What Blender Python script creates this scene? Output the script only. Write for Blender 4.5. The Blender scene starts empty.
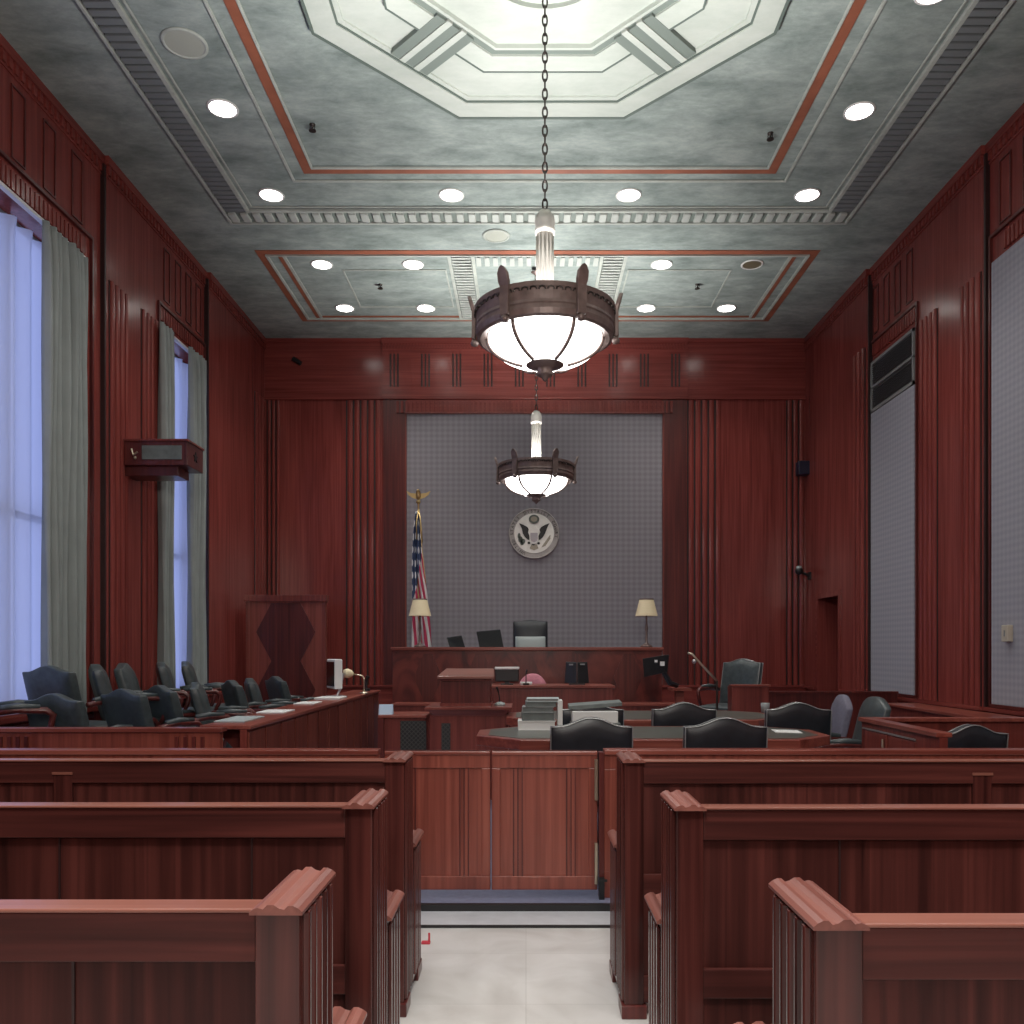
import bpy, bmesh, math, random
from mathutils import Vector, Matrix
random.seed(7)
PI = math.pi
SC = bpy.context.scene
COL = SC.collection
F = 850.0; EX = 1.5                       # focal length in pixels, eye height
def X(px, Y): return (px - 526.0) * Y / F
def Z(py, Y): return EX + (650.0 - py) * Y / F

# ------------------------------------------------------------------ materials
def newmat(name):
    m = bpy.data.materials.new(name); m.use_nodes = True
    nt = m.node_tree; b = nt.nodes['Principled BSDF']
    return m, nt, b
def nd(nt, t, **kw):
    n = nt.nodes.new(t)
    for k, v in kw.items(): setattr(n, k, v)
    return n
def ramp(nt, stops):
    r = nd(nt, 'ShaderNodeValToRGB'); e = r.color_ramp.elements
    e[0].position, e[0].color = stops[0][0], (*stops[0][1], 1)
    e[1].position, e[1].color = stops[-1][0], (*stops[-1][1], 1)
    for p, c in stops[1:-1]:
        q = e.new(p); q.color = (*c, 1)
    return r
def objvec(nt, scale, rnd=True):
    tc = nd(nt, 'ShaderNodeTexCoord'); mp = nd(nt, 'ShaderNodeMapping')
    mp.inputs['Scale'].default_value = scale
    if rnd:
        oi = nd(nt, 'ShaderNodeObjectInfo'); mu = nd(nt, 'ShaderNodeVectorMath', operation='SCALE')
        cx = nd(nt, 'ShaderNodeCombineXYZ')
        for i in range(3): nt.links.new(oi.outputs['Random'], cx.inputs[i])
        nt.links.new(cx.outputs[0], mu.inputs[0]); mu.inputs['Scale'].default_value = 9.0
        ad = nd(nt, 'ShaderNodeVectorMath', operation='ADD')
        nt.links.new(tc.outputs['Object'], ad.inputs[0]); nt.links.new(mu.outputs[0], ad.inputs[1])
        nt.links.new(ad.outputs[0], mp.inputs['Vector'])
    else:
        nt.links.new(tc.outputs['Object'], mp.inputs['Vector'])
    return mp.outputs[0]
def wood(name, dark, mid, lite, axis='z', rough=0.33, fine=30.0, board=0.0, spec=0.5):
    m, nt, b = newmat(name)
    s = {'x': (0.7, fine, fine), 'y': (fine, 0.7, fine), 'z': (fine, fine, 0.7)}[axis]
    v = objvec(nt, s)
    n = nd(nt, 'ShaderNodeTexNoise'); n.inputs['Scale'].default_value = 1.0
    n.inputs['Detail'].default_value = 5; n.inputs['Distortion'].default_value = 0.6
    nt.links.new(v, n.inputs['Vector'])
    s2 = {'x': (0.35, 2.6, 2.6), 'y': (2.6, 0.35, 2.6), 'z': (2.6, 2.6, 0.35)}[axis]
    v2 = objvec(nt, s2); n2 = nd(nt, 'ShaderNodeTexNoise'); n2.inputs['Scale'].default_value = 1.0
    n2.inputs['Detail'].default_value = 3; n2.inputs['Distortion'].default_value = 1.2
    nt.links.new(v2, n2.inputs['Vector'])
    mx = nd(nt, 'ShaderNodeMath', operation='MULTIPLY_ADD'); mx.inputs[1].default_value = 0.62
    ml = nd(nt, 'ShaderNodeMath', operation='MULTIPLY'); ml.inputs[1].default_value = 0.38
    nt.links.new(n2.outputs['Fac'], ml.inputs[0])
    nt.links.new(n.outputs['Fac'], mx.inputs[0]); nt.links.new(ml.outputs[0], mx.inputs[2])
    r = ramp(nt, [(0.36, dark), (0.5, mid), (0.64, lite)])
    nt.links.new(mx.outputs[0], r.inputs['Fac'])
    col = r.outputs['Color']
    if board:                                             # boards glued side by side along x
        tc = nd(nt, 'ShaderNodeTexCoord'); sp = nd(nt, 'ShaderNodeSeparateXYZ')
        nt.links.new(tc.outputs['Object'], sp.inputs[0])
        dv = nd(nt, 'ShaderNodeMath', operation='DIVIDE'); dv.inputs[1].default_value = board
        nt.links.new(sp.outputs['X'], dv.inputs[0])
        fl = nd(nt, 'ShaderNodeMath', operation='FLOOR'); nt.links.new(dv.outputs[0], fl.inputs[0])
        wn = nd(nt, 'ShaderNodeTexWhiteNoise', noise_dimensions='1D'); nt.links.new(fl.outputs[0], wn.inputs['W'])
        mr = nd(nt, 'ShaderNodeMapRange'); mr.inputs['To Min'].default_value = 0.72; mr.inputs['To Max'].default_value = 1.18
        nt.links.new(wn.outputs['Value'], mr.inputs['Value'])
        vm = nd(nt, 'ShaderNodeVectorMath', operation='SCALE'); nt.links.new(col, vm.inputs[0])
        nt.links.new(mr.outputs[0], vm.inputs['Scale']); col = vm.outputs[0]
    nt.links.new(col, b.inputs['Base Color'])
    b.inputs['Roughness'].default_value = rough
    b.inputs['Specular IOR Level'].default_value = spec
    bp = nd(nt, 'ShaderNodeBump'); bp.inputs['Strength'].default_value = 0.05; bp.inputs['Distance'].default_value = 0.01
    nt.links.new(n.outputs['Fac'], bp.inputs['Height']); nt.links.new(bp.outputs[0], b.inputs['Normal'])
    return m
def plain(name, col, rough=0.5, metal=0.0, spec=0.5, noise=0.0, scale=8.0):
    m, nt, b = newmat(name)
    b.inputs['Base Color'].default_value = (*col, 1)
    b.inputs['Roughness'].default_value = rough; b.inputs['Metallic'].default_value = metal
    b.inputs['Specular IOR Level'].default_value = spec
    if noise:
        v = objvec(nt, (scale,)*3); n = nd(nt, 'ShaderNodeTexNoise'); n.inputs['Scale'].default_value = 1
        n.inputs['Detail'].default_value = 6
        nt.links.new(v, n.inputs['Vector'])
        r = ramp(nt, [(0.3, tuple(c*(1-noise) for c in col)), (0.7, tuple(min(1, c*(1+noise)) for c in col))])
        nt.links.new(n.outputs['Fac'], r.inputs['Fac']); nt.links.new(r.outputs['Color'], b.inputs['Base Color'])
    return m
def emit(name, col, s):
    m, nt, b = newmat(name)
    b.inputs['Base Color'].default_value = (*col, 1)
    b.inputs['Emission Color'].default_value = (*col, 1); b.inputs['Emission Strength'].default_value = s
    return m

WD, WM, WL = (.152, .030, .0255), (.205, .043, .036), (.262, .058, .048)
M = {}
M['wall_v'] = wood('wall_mahogany', WD, WM, WL, 'z', .22, spec=.36)
M['wall_h'] = wood('frieze_mahogany', WD, WM, WL, 'x', .22, spec=.36)
M['wall_hy'] = wood('side_frieze_mahogany', WD, WM, WL, 'y', .22, spec=.36)
M['dark_v'] = wood('dark_mahogany', (.055, .012, .011), (.09, .018, .016), (.125, .027, .022), 'z', .28)
M['inlay'] = plain('dark_inlay', (.03, .010, .009), .4)
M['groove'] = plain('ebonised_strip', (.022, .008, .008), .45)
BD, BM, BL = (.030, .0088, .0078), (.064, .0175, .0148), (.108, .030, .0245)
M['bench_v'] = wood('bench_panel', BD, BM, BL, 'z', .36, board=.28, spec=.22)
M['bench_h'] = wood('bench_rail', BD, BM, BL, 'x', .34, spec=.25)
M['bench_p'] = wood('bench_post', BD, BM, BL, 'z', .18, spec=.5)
M['bench_top'] = wood('bench_cap', (.15, .052, .038), (.22, .085, .062), (.28, .115, .085), 'x', .30)  # paler than the bench wood: reflection on the glossy tops put into the colour
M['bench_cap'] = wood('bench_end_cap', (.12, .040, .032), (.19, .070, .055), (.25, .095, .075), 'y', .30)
M['gate'] = wood('gate_mahogany', (.145, .032, .022), (.215, .053, .036), (.285, .077, .052), 'z', .32, fine=30)
M['desk_v'] = wood('desk_mahogany', (.105, .021, .017), (.168, .036, .028), (.23, .055, .041), 'z', .30)
M['desk_h'] = wood('desk_edge', (.13, .028, .02), (.2, .05, .036), (.27, .078, .056), 'x', .28)
M['desk_y'] = wood('rail_edge', (.13, .028, .02), (.2, .05, .036), (.27, .078, .056), 'y', .28)
def burl(name):
    m, nt, b = newmat(name)
    v = objvec(nt, (2.2, 2.2, 1.3)); n = nd(nt, 'ShaderNodeTexNoise'); n.inputs['Scale'].default_value = 1
    n.inputs['Detail'].default_value = 7; n.inputs['Distortion'].default_value = 2.2
    nt.links.new(v, n.inputs['Vector'])
    r = ramp(nt, [(.35, (.06, .014, .013)), (.5, (.13, .026, .021)), (.68, (.19, .042, .031))])
    nt.links.new(n.outputs['Fac'], r.inputs['Fac']); nt.links.new(r.outputs['Color'], b.inputs['Base Color'])
    b.inputs['Roughness'].default_value = .28
    return m
M['burl'] = burl('burl_veneer')
def plaster(name, a, c, d, scale=1.3):
    m, nt, b = newmat(name)
    v = objvec(nt, (scale*.8, scale*1.6, scale), False); n = nd(nt, 'ShaderNodeTexNoise'); n.inputs['Scale'].default_value = 1.6
    n.inputs['Detail'].default_value = 10; n.inputs['Roughness'].default_value = .74; n.inputs['Distortion'].default_value = .15
    nt.links.new(v, n.inputs['Vector'])
    r = ramp(nt, [(.33, a), (.5, c), (.67, d)])
    nt.links.new(n.outputs['Fac'], r.inputs['Fac']); nt.links.new(r.outputs['Color'], b.inputs['Base Color'])
    b.inputs['Roughness'].default_value = .8; b.inputs['Specular IOR Level'].default_value = .2
    return m
M['plaster'] = plaster('mottled_plaster', (.165, .202, .190), (.265, .312, .295), (.38, .425, .405))
M['medal'] = plaster('pale_medallion_plaster', (.40, .445, .405), (.455, .495, .455), (.51, .545, .505), .8)
M['mould'] = plaster('moulding_plaster', (.33, .36, .33), (.40, .43, .395), (.46, .49, .45), 3)
M['green'] = plain('green_relief_paint', (.165, .20, .18), .7)
M['greenline'] = plain('dark_green_line', (.10, .13, .115), .7)
M['orange'] = plain('terracotta_band', (.27, .088, .048), .65, noise=.18, scale=5)
M['louver'] = plain('grey_louver', (.17, .19, .195), .6)
M['louver_dark'] = plain('dark_duct', (.02, .022, .025), .8)
M['dentil'] = plain('pale_dentil', (.42, .45, .42), .7)
M['white'] = plain('white_enamel', (.75, .75, .73), .5)
M['lens'] = emit('downlight_lens', (1, .97, .92), 9.0)
M['unlit'] = plain('unlit_lens', (.13, .11, .07), .4)
M['bowl'] = emit('opal_glass_bowl', (1, .97, .93), 3.4)
M['bronze'] = plain('dark_bronze', (.175, .130, .118), .42, .3, noise=.25, scale=14)
M['pewter'] = plain('pewter_column', (.42, .40, .37), .38, .8, noise=.12)
M['iron'] = plain('black_chain', (.05, .042, .038), .45, .7)
M['gold'] = plain('gilt', (.55, .40, .18), .35, .8)
M['brass'] = plain('aged_brass', (.62, .55, .42), .32, .9)
M['steel'] = plain('brushed_steel', (.55, .55, .55), .35, .9)
M['black'] = plain('black_plastic', (.012, .013, .015), .4)
M['screen'] = plain('dark_screen', (.008, .009, .012), .15)
M['grey'] = plain('grey_plastic', (.22, .23, .23), .5)
M['beige'] = plain('beige_plastic', (.48, .44, .36), .5)
M['leather'] = plain('dark_teal_leather', (.046, .060, .064), .38, noise=.25, scale=20)
M['leather_bk'] = plain('black_leather', (.013, .016, .021), .38, noise=.2, scale=20)
M['lavender'] = plain('lavender_fabric', (.13, .125, .17), .7, noise=.1, scale=30)
M['trim'] = plain('nailhead_trim', (.36, .37, .37), .35, .6)
M['pink'] = plain('pink_fabric', (.50, .19, .24), .8, noise=.1, scale=30)
M['pad'] = plain('pale_leather', (.36, .42, .42), .4)
M['paper'] = plain('paper', (.62, .63, .61), .7)
M['card'] = plain('pale_blue_card', (.45, .58, .72), .6)
M['file'] = plain('grey_green_file', (.12, .14, .135), .6, noise=.2, scale=12)
M['tabletop'] = plain('table_inlay_leather', (.08, .088, .078), .28, noise=.15, scale=6)
M['cream'] = plain('cream_shade', (.78, .68, .45), .7)
M['redtag'] = plain('red_tag', (.5, .04, .06), .5)
M['carpet'] = plain('blue_grey_carpet', (.19, .21, .31), .28, noise=.12, scale=30)  # bluer and paler: reflected window light is mixed into the colour
M['rubber'] = plain('black_rubber', (.012, .012, .013), .5)
M['riser'] = plain('pale_step_stone', (.46, .48, .51), .4, noise=.08)
M['concrete'] = plain('window_reveal', (.40, .40, .42), .8)
M['curtain'] = plain('grey_green_drape', (.25, .28, .275), .85, noise=.1, scale=3)
def sheer():
    m, nt, b = newmat('sheer_voile'); nt.nodes.remove(b)
    out = nt.nodes['Material Output']
    d = nd(nt, 'ShaderNodeBsdfDiffuse'); d.inputs['Color'].default_value = (.62, .64, .70, 1)
    t = nd(nt, 'ShaderNodeBsdfTranslucent'); t.inputs['Color'].default_value = (.78, .80, .88, 1)
    p = nd(nt, 'ShaderNodeBsdfTransparent'); p.inputs['Color'].default_value = (1, 1, 1, 1)
    a = nd(nt, 'ShaderNodeMixShader'); a.inputs[0].default_value = .62
    c = nd(nt, 'ShaderNodeMixShader'); c.inputs[0].default_value = .14
    nt.links.new(d.outputs[0], a.inputs[1]); nt.links.new(t.outputs[0], a.inputs[2])
    nt.links.new(a.outputs[0], c.inputs[1]); nt.links.new(p.outputs[0], c.inputs[2])
    nt.links.new(c.outputs[0], out.inputs['Surface'])
    return m
M['sheer'] = sheer()
def glass():
    m, nt, b = newmat('window_glass'); nt.nodes.remove(b)
    out = nt.nodes['Material Output']
    p = nd(nt, 'ShaderNodeBsdfTransparent'); p.inputs['Color'].default_value = (.93, .95, .97, 1)
    g = nd(nt, 'ShaderNodeBsdfGlossy'); g.inputs['Roughness'].default_value = .02
    c = nd(nt, 'ShaderNodeMixShader'); c.inputs[0].default_value = .06
    nt.links.new(p.outputs[0], c.inputs[1]); nt.links.new(g.outputs[0], c.inputs[2])
    nt.links.new(c.outputs[0], out.inputs['Surface'])
    return m
M['glass'] = glass()
def acoustic(name, a, c, axes, period):
    m, nt, b = newmat(name)
    tc = nd(nt, 'ShaderNodeTexCoord'); sp = nd(nt, 'ShaderNodeSeparateXYZ')
    nt.links.new(tc.outputs['Object'], sp.inputs[0])
    vals = []
    for ax in axes:
        ml = nd(nt, 'ShaderNodeMath', operation='MULTIPLY'); ml.inputs[1].default_value = 2*PI/period
        nt.links.new(sp.outputs[ax], ml.inputs[0])
        sn = nd(nt, 'ShaderNodeMath', operation='SINE'); nt.links.new(ml.outputs[0], sn.inputs[0]); vals.append(sn)
    ad = nd(nt, 'ShaderNodeMath', operation='ADD')
    nt.links.new(vals[0].outputs[0], ad.inputs[0]); nt.links.new(vals[1].outputs[0], ad.inputs[1])
    mr = nd(nt, 'ShaderNodeMapRange'); mr.inputs['From Min'].default_value = -1.4; mr.inputs['From Max'].default_value = 1.4
    nt.links.new(ad.outputs[0], mr.inputs['Value'])
    r = ramp(nt, [(0, a), (1, c)])
    nt.links.new(mr.outputs[0], r.inputs['Fac']); nt.links.new(r.outputs['Color'], b.inputs['Base Color'])
    b.inputs['Roughness'].default_value = .75; b.inputs['Specular IOR Level'].default_value = .3
    return m
M['acou_b'] = acoustic('grey_grid_fabric', (.205, .193, .215), (.262, .248, .272), 'XZ', .09)
M['acou_s'] = acoustic('side_grid_fabric', (.285, .285, .325), (.34, .34, .385), 'YZ', .07)
def marble():
    m, nt, b = newmat('pale_marble_tiles')
    v = objvec(nt, (1, 1, 1), False)
    br = nd(nt, 'ShaderNodeTexBrick'); br.offset = 0
    br.inputs['Scale'].default_value = 1; br.inputs['Brick Width'].default_value = .6; br.inputs['Row Height'].default_value = .6
    br.inputs['Mortar Size'].default_value = .003
    br.inputs['Color1'].default_value = (.54, .535, .525, 1); br.inputs['Color2'].default_value = (.60, .595, .585, 1); br.inputs['Mortar'].default_value = (.50, .495, .485, 1)
    nt.links.new(v, br.inputs['Vector'])
    n = nd(nt, 'ShaderNodeTexNoise'); n.inputs['Scale'].default_value = 2.2; n.inputs['Detail'].default_value = 8; n.inputs['Distortion'].default_value = 2
    nt.links.new(v, n.inputs['Vector'])
    r = ramp(nt, [(.3, (.84, .83, .82)), (.6, (1, 1, 1))])
    nt.links.new(n.outputs['Fac'], r.inputs['Fac'])
    mx = nd(nt, 'ShaderNodeMixRGB', blend_type='MULTIPLY'); mx.inputs[0].default_value = 1
    nt.links.new(br.outputs['Color'], mx.inputs[1]); nt.links.new(r.outputs['Color'], mx.inputs[2])
    nt.links.new(mx.outputs[0], b.inputs['Base Color']); b.inputs['Roughness'].default_value = .32
    return m
M['marble'] = marble()
def flagmat():
    m, nt, b = newmat('flag_cloth')
    uv = nd(nt, 'ShaderNodeUVMap'); sp = nd(nt, 'ShaderNodeSeparateXYZ'); nt.links.new(uv.outputs[0], sp.inputs[0])
    sl = nd(nt, 'ShaderNodeMath', operation='MULTIPLY_ADD'); sl.inputs[1].default_value = .8   # u + .8 v
    nt.links.new(sp.outputs['Y'], sl.inputs[0]); nt.links.new(sp.outputs['X'], sl.inputs[2])
    ml = nd(nt, 'ShaderNodeMath', operation='MULTIPLY'); ml.inputs[1].default_value = 3.6
    nt.links.new(sl.outputs[0], ml.inputs[0])
    fr = nd(nt, 'ShaderNodeMath', operation='FRACT'); nt.links.new(ml.outputs[0], fr.inputs[0])
    gt = nd(nt, 'ShaderNodeMath', operation='GREATER_THAN'); gt.inputs[1].default_value = .5; nt.links.new(fr.outputs[0], gt.inputs[0])
    st = nd(nt, 'ShaderNodeMixRGB'); st.inputs[1].default_value = (.45, .035, .095, 1); st.inputs[2].default_value = (.62, .60, .60, 1)
    nt.links.new(gt.outputs[0], st.inputs[0])
    mp = nd(nt, 'ShaderNodeMapping'); mp.inputs['Scale'].default_value = (4.5, 12, 1); nt.links.new(uv.outputs[0], mp.inputs[0])
    vo = nd(nt, 'ShaderNodeTexVoronoi', voronoi_dimensions='2D'); vo.inputs['Scale'].default_value = 1; vo.inputs['Randomness'].default_value = .15
    nt.links.new(mp.outputs[0], vo.inputs['Vector'])
    lt = nd(nt, 'ShaderNodeMath', operation='LESS_THAN'); lt.inputs[1].default_value = .27; nt.links.new(vo.outputs['Distance'], lt.inputs[0])
    ca = nd(nt, 'ShaderNodeMixRGB'); ca.inputs[1].default_value = (.03, .05, .12, 1); ca.inputs[2].default_value = (.62, .63, .66, 1)
    nt.links.new(lt.outputs[0], ca.inputs[0])
    # canton where v > .42 + .35 u
    k = nd(nt, 'ShaderNodeMath', operation='MULTIPLY_ADD'); k.inputs[1].default_value = -.34
    nt.links.new(sp.outputs['X'], k.inputs[0]); nt.links.new(sp.outputs['Y'], k.inputs[2])
    g2 = nd(nt, 'ShaderNodeMath', operation='GREATER_THAN'); g2.inputs[1].default_value = .42; nt.links.new(k.outputs[0], g2.inputs[0])
    fm = nd(nt, 'ShaderNodeMixRGB'); nt.links.new(g2.outputs[0], fm.inputs[0]); nt.links.new(st.outputs[0], fm.inputs[1]); nt.links.new(ca.outputs[0], fm.inputs[2])
    nt.links.new(fm.outputs[0], b.inputs['Base Color']); b.inputs['Roughness'].default_value = .7
    return m
M['flag'] = flagmat()
def lattice():
    m, nt, b = newmat('black_lattice')
    v = objvec(nt, (1, 1, 1), False); tc = nd(nt, 'ShaderNodeSeparateXYZ'); nt.links.new(v, tc.inputs[0])
    res = []
    for op in ('ADD', 'SUBTRACT'):
        a = nd(nt, 'ShaderNodeMath', operation=op); nt.links.new(tc.outputs['X'], a.inputs[0]); nt.links.new(tc.outputs['Z'], a.inputs[1])
        p = nd(nt, 'ShaderNodeMath', operation='PINGPONG'); p.inputs[1].default_value = .022; nt.links.new(a.outputs[0], p.inputs[0])
        l = nd(nt, 'ShaderNodeMath', operation='LESS_THAN'); l.inputs[1].default_value = .006; nt.links.new(p.outputs[0], l.inputs[0]); res.append(l)
    mx = nd(nt, 'ShaderNodeMath', operation='MAXIMUM'); nt.links.new(res[0].outputs[0], mx.inputs[0]); nt.links.new(res[1].outputs[0], mx.inputs[1])
    c = nd(nt, 'ShaderNodeMixRGB'); c.inputs[1].default_value = (.008, .009, .010, 1); c.inputs[2].default_value = (.05, .05, .045, 1)
    nt.links.new(mx.outputs[0], c.inputs[0]); nt.links.new(c.outputs[0], b.inputs['Base Color']); b.inputs['Roughness'].default_value = .5
    return m
M['lattice'] = lattice()

# ------------------------------------------------------------------ mesh builder
class MB:
    def __init__(s): s.bm = bmesh.new(); s.uv = None
    def poly(s, pts):
        return s.bm.faces.new([s.bm.verts.new(p) for p in pts])
    def box(s, x0, x1, y0, y1, z0, z1):
        v = [s.bm.verts.new(p) for p in ((x0,y0,z0),(x1,y0,z0),(x1,y1,z0),(x0,y1,z0),(x0,y0,z1),(x1,y0,z1),(x1,y1,z1),(x0,y1,z1))]
        for f in ((3,2,1,0),(4,5,6,7),(0,1,5,4),(1,2,6,5),(2,3,7,6),(3,0,4,7)): s.bm.faces.new([v[i] for i in f])
        return s
    def hull(s, a, b):                                     # two matching loops
        va = [s.bm.verts.new(p) for p in a]; vb = [s.bm.verts.new(p) for p in b]; n = len(a)
        s.bm.faces.new(va[::-1]); s.bm.faces.new(vb)
        for i in range(n): s.bm.faces.new((va[i], va[(i+1)%n], vb[(i+1)%n], vb[i]))
        return s
    def prism(s, poly, ax, a0, a1):                        # poly of 2d points, extruded along ax
        if ax == 'z': f = lambda p, t: (p[0], p[1], t)
        elif ax == 'y': f = lambda p, t: (p[0], t, p[1])
        else: f = lambda p, t: (t, p[0], p[1])
        return s.hull([f(p, a0) for p in poly], [f(p, a1) for p in poly])
    def tube(s, pts, r, n=8, cap=True, closed=False):
        pts = [Vector(p) for p in pts]; rs = r if isinstance(r, (list, tuple)) else [r]*len(pts)
        rings = []; up = None; N = len(pts)
        for i, p in enumerate(pts):
            if closed: d = pts[(i+1)%N] - pts[i-1]
            else: d = pts[min(i+1, N-1)] - pts[max(i-1, 0)]
            d.normalize()
            if up is None:
                up = Vector((0, 0, 1)) if abs(d.z) < .9 else Vector((1, 0, 0))
            a = d.cross(up); a.normalize(); b = d.cross(a); b.normalize(); up = -b if (-b).dot(up) > 0 else b
            rings.append([s.bm.verts.new(p + (a*math.cos(2*PI*k/n) + b*math.sin(2*PI*k/n))*rs[i]) for k in range(n)])
        for i in range(N if closed else N-1):
            A, B = rings[i], rings[(i+1)%N]
            for k in range(n): s.bm.faces.new((A[k], A[(k+1)%n], B[(k+1)%n], B[k]))
        if cap and not closed:
            s.bm.faces.new(rings[0][::-1]); s.bm.faces.new(rings[-1])
        return s
    def lathe(s, prof, c=(0,0,0), n=32, closed=False):     # prof (r,z)
        rings = []
        for r, z in prof:
            if r < 1e-5: rings.append([s.bm.verts.new((c[0], c[1], c[2]+z))])
            else: rings.append([s.bm.verts.new((c[0]+r*math.cos(2*PI*k/n), c[1]+r*math.sin(2*PI*k/n), c[2]+z)) for k in range(n)])
        L = len(rings)
        for i in range(L if closed else L-1):
            A, B = rings[i], rings[(i+1)%L]
            if len(A) == 1 and len(B) == 1: continue
            for k in range(n):
                k2 = (k+1)%n
                if len(A) == 1: s.bm.faces.new((A[0], B[k2], B[k]))
                elif len(B) == 1: s.bm.faces.new((A[k], A[k2], B[0]))
                else: s.bm.faces.new((A[k], A[k2], B[k2], B[k]))
        return s
    def ball(s, c, r, n=12):
        pr = [(r*math.sin(PI*i/n)*1.0, -r*math.cos(PI*i/n)) for i in range(n+1)]
        pr[0] = (0, -r); pr[-1] = (0, r)
        return s.lathe(pr, c, n*2)
    def grid(s, f, nu, nv, uv=False):
        V = [[s.bm.verts.new(f(i/nu, j/nv)) for j in range(nv+1)] for i in range(nu+1)]
        if uv and s.uv is None: s.uv = s.bm.loops.layers.uv.new('UVMap')
        for i in range(nu):
            for j in range(nv):
                fa = s.bm.faces.new((V[i][j], V[i+1][j], V[i+1][j+1], V[i][j+1]))
                if uv:
                    for l, q in zip(fa.loops, ((i,j),(i+1,j),(i+1,j+1),(i,j+1))): l[s.uv].uv = (q[0]/nu, q[1]/nv)
        return s
    def slab(s, f, b, nu, nv):                             # closed sheet: front grid f, back grid b
        A = [[s.bm.verts.new(f(i/nu, j/nv)) for j in range(nv+1)] for i in range(nu+1)]
        B = [[s.bm.verts.new(b(i/nu, j/nv)) for j in range(nv+1)] for i in range(nu+1)]
        for i in range(nu):
            for j in range(nv):
                s.bm.faces.new((A[i][j], A[i+1][j], A[i+1][j+1], A[i][j+1]))
                s.bm.faces.new((B[i][j], B[i][j+1], B[i+1][j+1], B[i+1][j]))
        for i in range(nu):
            s.bm.faces.new((A[i][0], B[i][0], B[i+1][0], A[i+1][0])); s.bm.faces.new((A[i][nv], A[i+1][nv], B[i+1][nv], B[i][nv]))
        for j in range(nv):
            s.bm.faces.new((A[0][j], A[0][j+1], B[0][j+1], B[0][j])); s.bm.faces.new((A[nu][j], B[nu][j], B[nu][j+1], A[nu][j+1]))
        return s
    def build(s, name, mat, parent=None, bevel=0, smooth=False, solid=0, subd=0):
        bmesh.ops.recalc_face_normals(s.bm, faces=s.bm.faces)
        off = Vector((0, 0, 0)); p = parent
        while p is not None: off += p.location; p = p.parent
        if off.length: bmesh.ops.translate(s.bm, verts=s.bm.verts, vec=-off)
        me = bpy.data.meshes.new(name); s.bm.to_mesh(me); s.bm.free()
        if smooth:
            me.polygons.foreach_set('use_smooth', [True]*len(me.polygons))
        me.materials.append(M[mat] if isinstance(mat, str) else mat)
        o = bpy.data.objects.new(name, me); COL.objects.link(o)
        if parent is not None: o.parent = parent
        if solid:
            q = o.modifiers.new('thick', 'SOLIDIFY'); q.thickness = solid
        if bevel:
            q = o.modifiers.new('bevel', 'BEVEL'); q.width = bevel; q.segments = 2; q.limit_method = 'ANGLE'; q.angle_limit = .6
        if subd:
            q = o.modifiers.new('sub', 'SUBSURF'); q.levels = subd; q.render_levels = subd
        return o
def tag(o, label, cat, group=None):
    o['label'] = label; o['category'] = cat
    if group: o['group'] = group
    return o
def thing(name, label, cat, loc=(0, 0, 0), group=None):
    o = bpy.data.objects.new(name, None); COL.objects.link(o); o.location = loc; o.empty_display_size = .1
    return tag(o, label, cat, group)
def struct(mb, name, mat, **kw):
    o = mb.build(name, mat, **kw); o['kind'] = 'structure'; return o
def dup(root, loc, rz=0.0, label=None, group=None):
    def cp(o, par):
        c = o.copy(); COL.objects.link(c)
        if par is not None: c.parent = par
        for ch in list(o.children): cp(ch, c)
        return c
    r = cp(root, None); r.location = loc; r.rotation_euler = (0, 0, rz)
    if label: r['label'] = label
    if group: r['group'] = group
    return r
TRIM = [0]
def trim(mb, mat, **kw):
    TRIM[0] += 1
    return struct(mb, 'trim_%d' % TRIM[0], mat, **kw)

# ------------------------------------------------------------------ room shell
XL, XR, YB, YN, H = -4.35, 4.645, 14.0, -6.5, 6.62
CX = .148; WF = .045
b = MB(); b.box(XL-.5, XR+.5, YN-.2, 4.85, -.2, 0); struct(b, 'floor', 'marble')
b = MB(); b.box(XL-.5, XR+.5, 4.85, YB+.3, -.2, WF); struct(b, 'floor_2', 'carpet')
b = MB(); b.box(-1.9, 2.2, 4.60, 4.852, 0, .012); trim(b, 'riser')
b = MB(); b.box(-1.9, 2.2, 4.585, 4.60, 0, .013); b.box(-1.9, 2.2, 4.84, 4.875, 0.012, WF+.004); trim(b, 'rubber')  # thin black strips along the front and back of the step
b = MB(); b.box(XL-.5, XR+.5, YN-.2, YB+.3, H, H+.2); struct(b, 'ceiling', 'plaster')

# left wall with two window openings
W1, W2, WZ0, WZ1 = (4.0, 8.42), (10.08, 11.46), .92, 5.36
b = MB(); x0, x1 = XL-.32, XL-.04
for y0, y1 in ((YN, W1[0]), (W1[1], W2[0]), (W2[1], YB)): b.box(x0, x1, y0, y1, 0, H)
for w in (W1, W2): b.box(x0, x1, w[0], w[1], 0, WZ0); b.box(x0, x1, w[0], w[1], WZ1, H)
b.box(x1, XL, 8.80, W2[0], 0, H); b.box(x1, XL, W2[1], 11.52, 0, H)
b.box(x1, XL, W2[0], W2[1], 0, WZ0); b.box(x1, XL, W2[0], W2[1], WZ1, H)
b.box(x1, XL+.05, 11.52, YB, 0, H)
struct(b, 'wall_left', 'wall_v')
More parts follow.
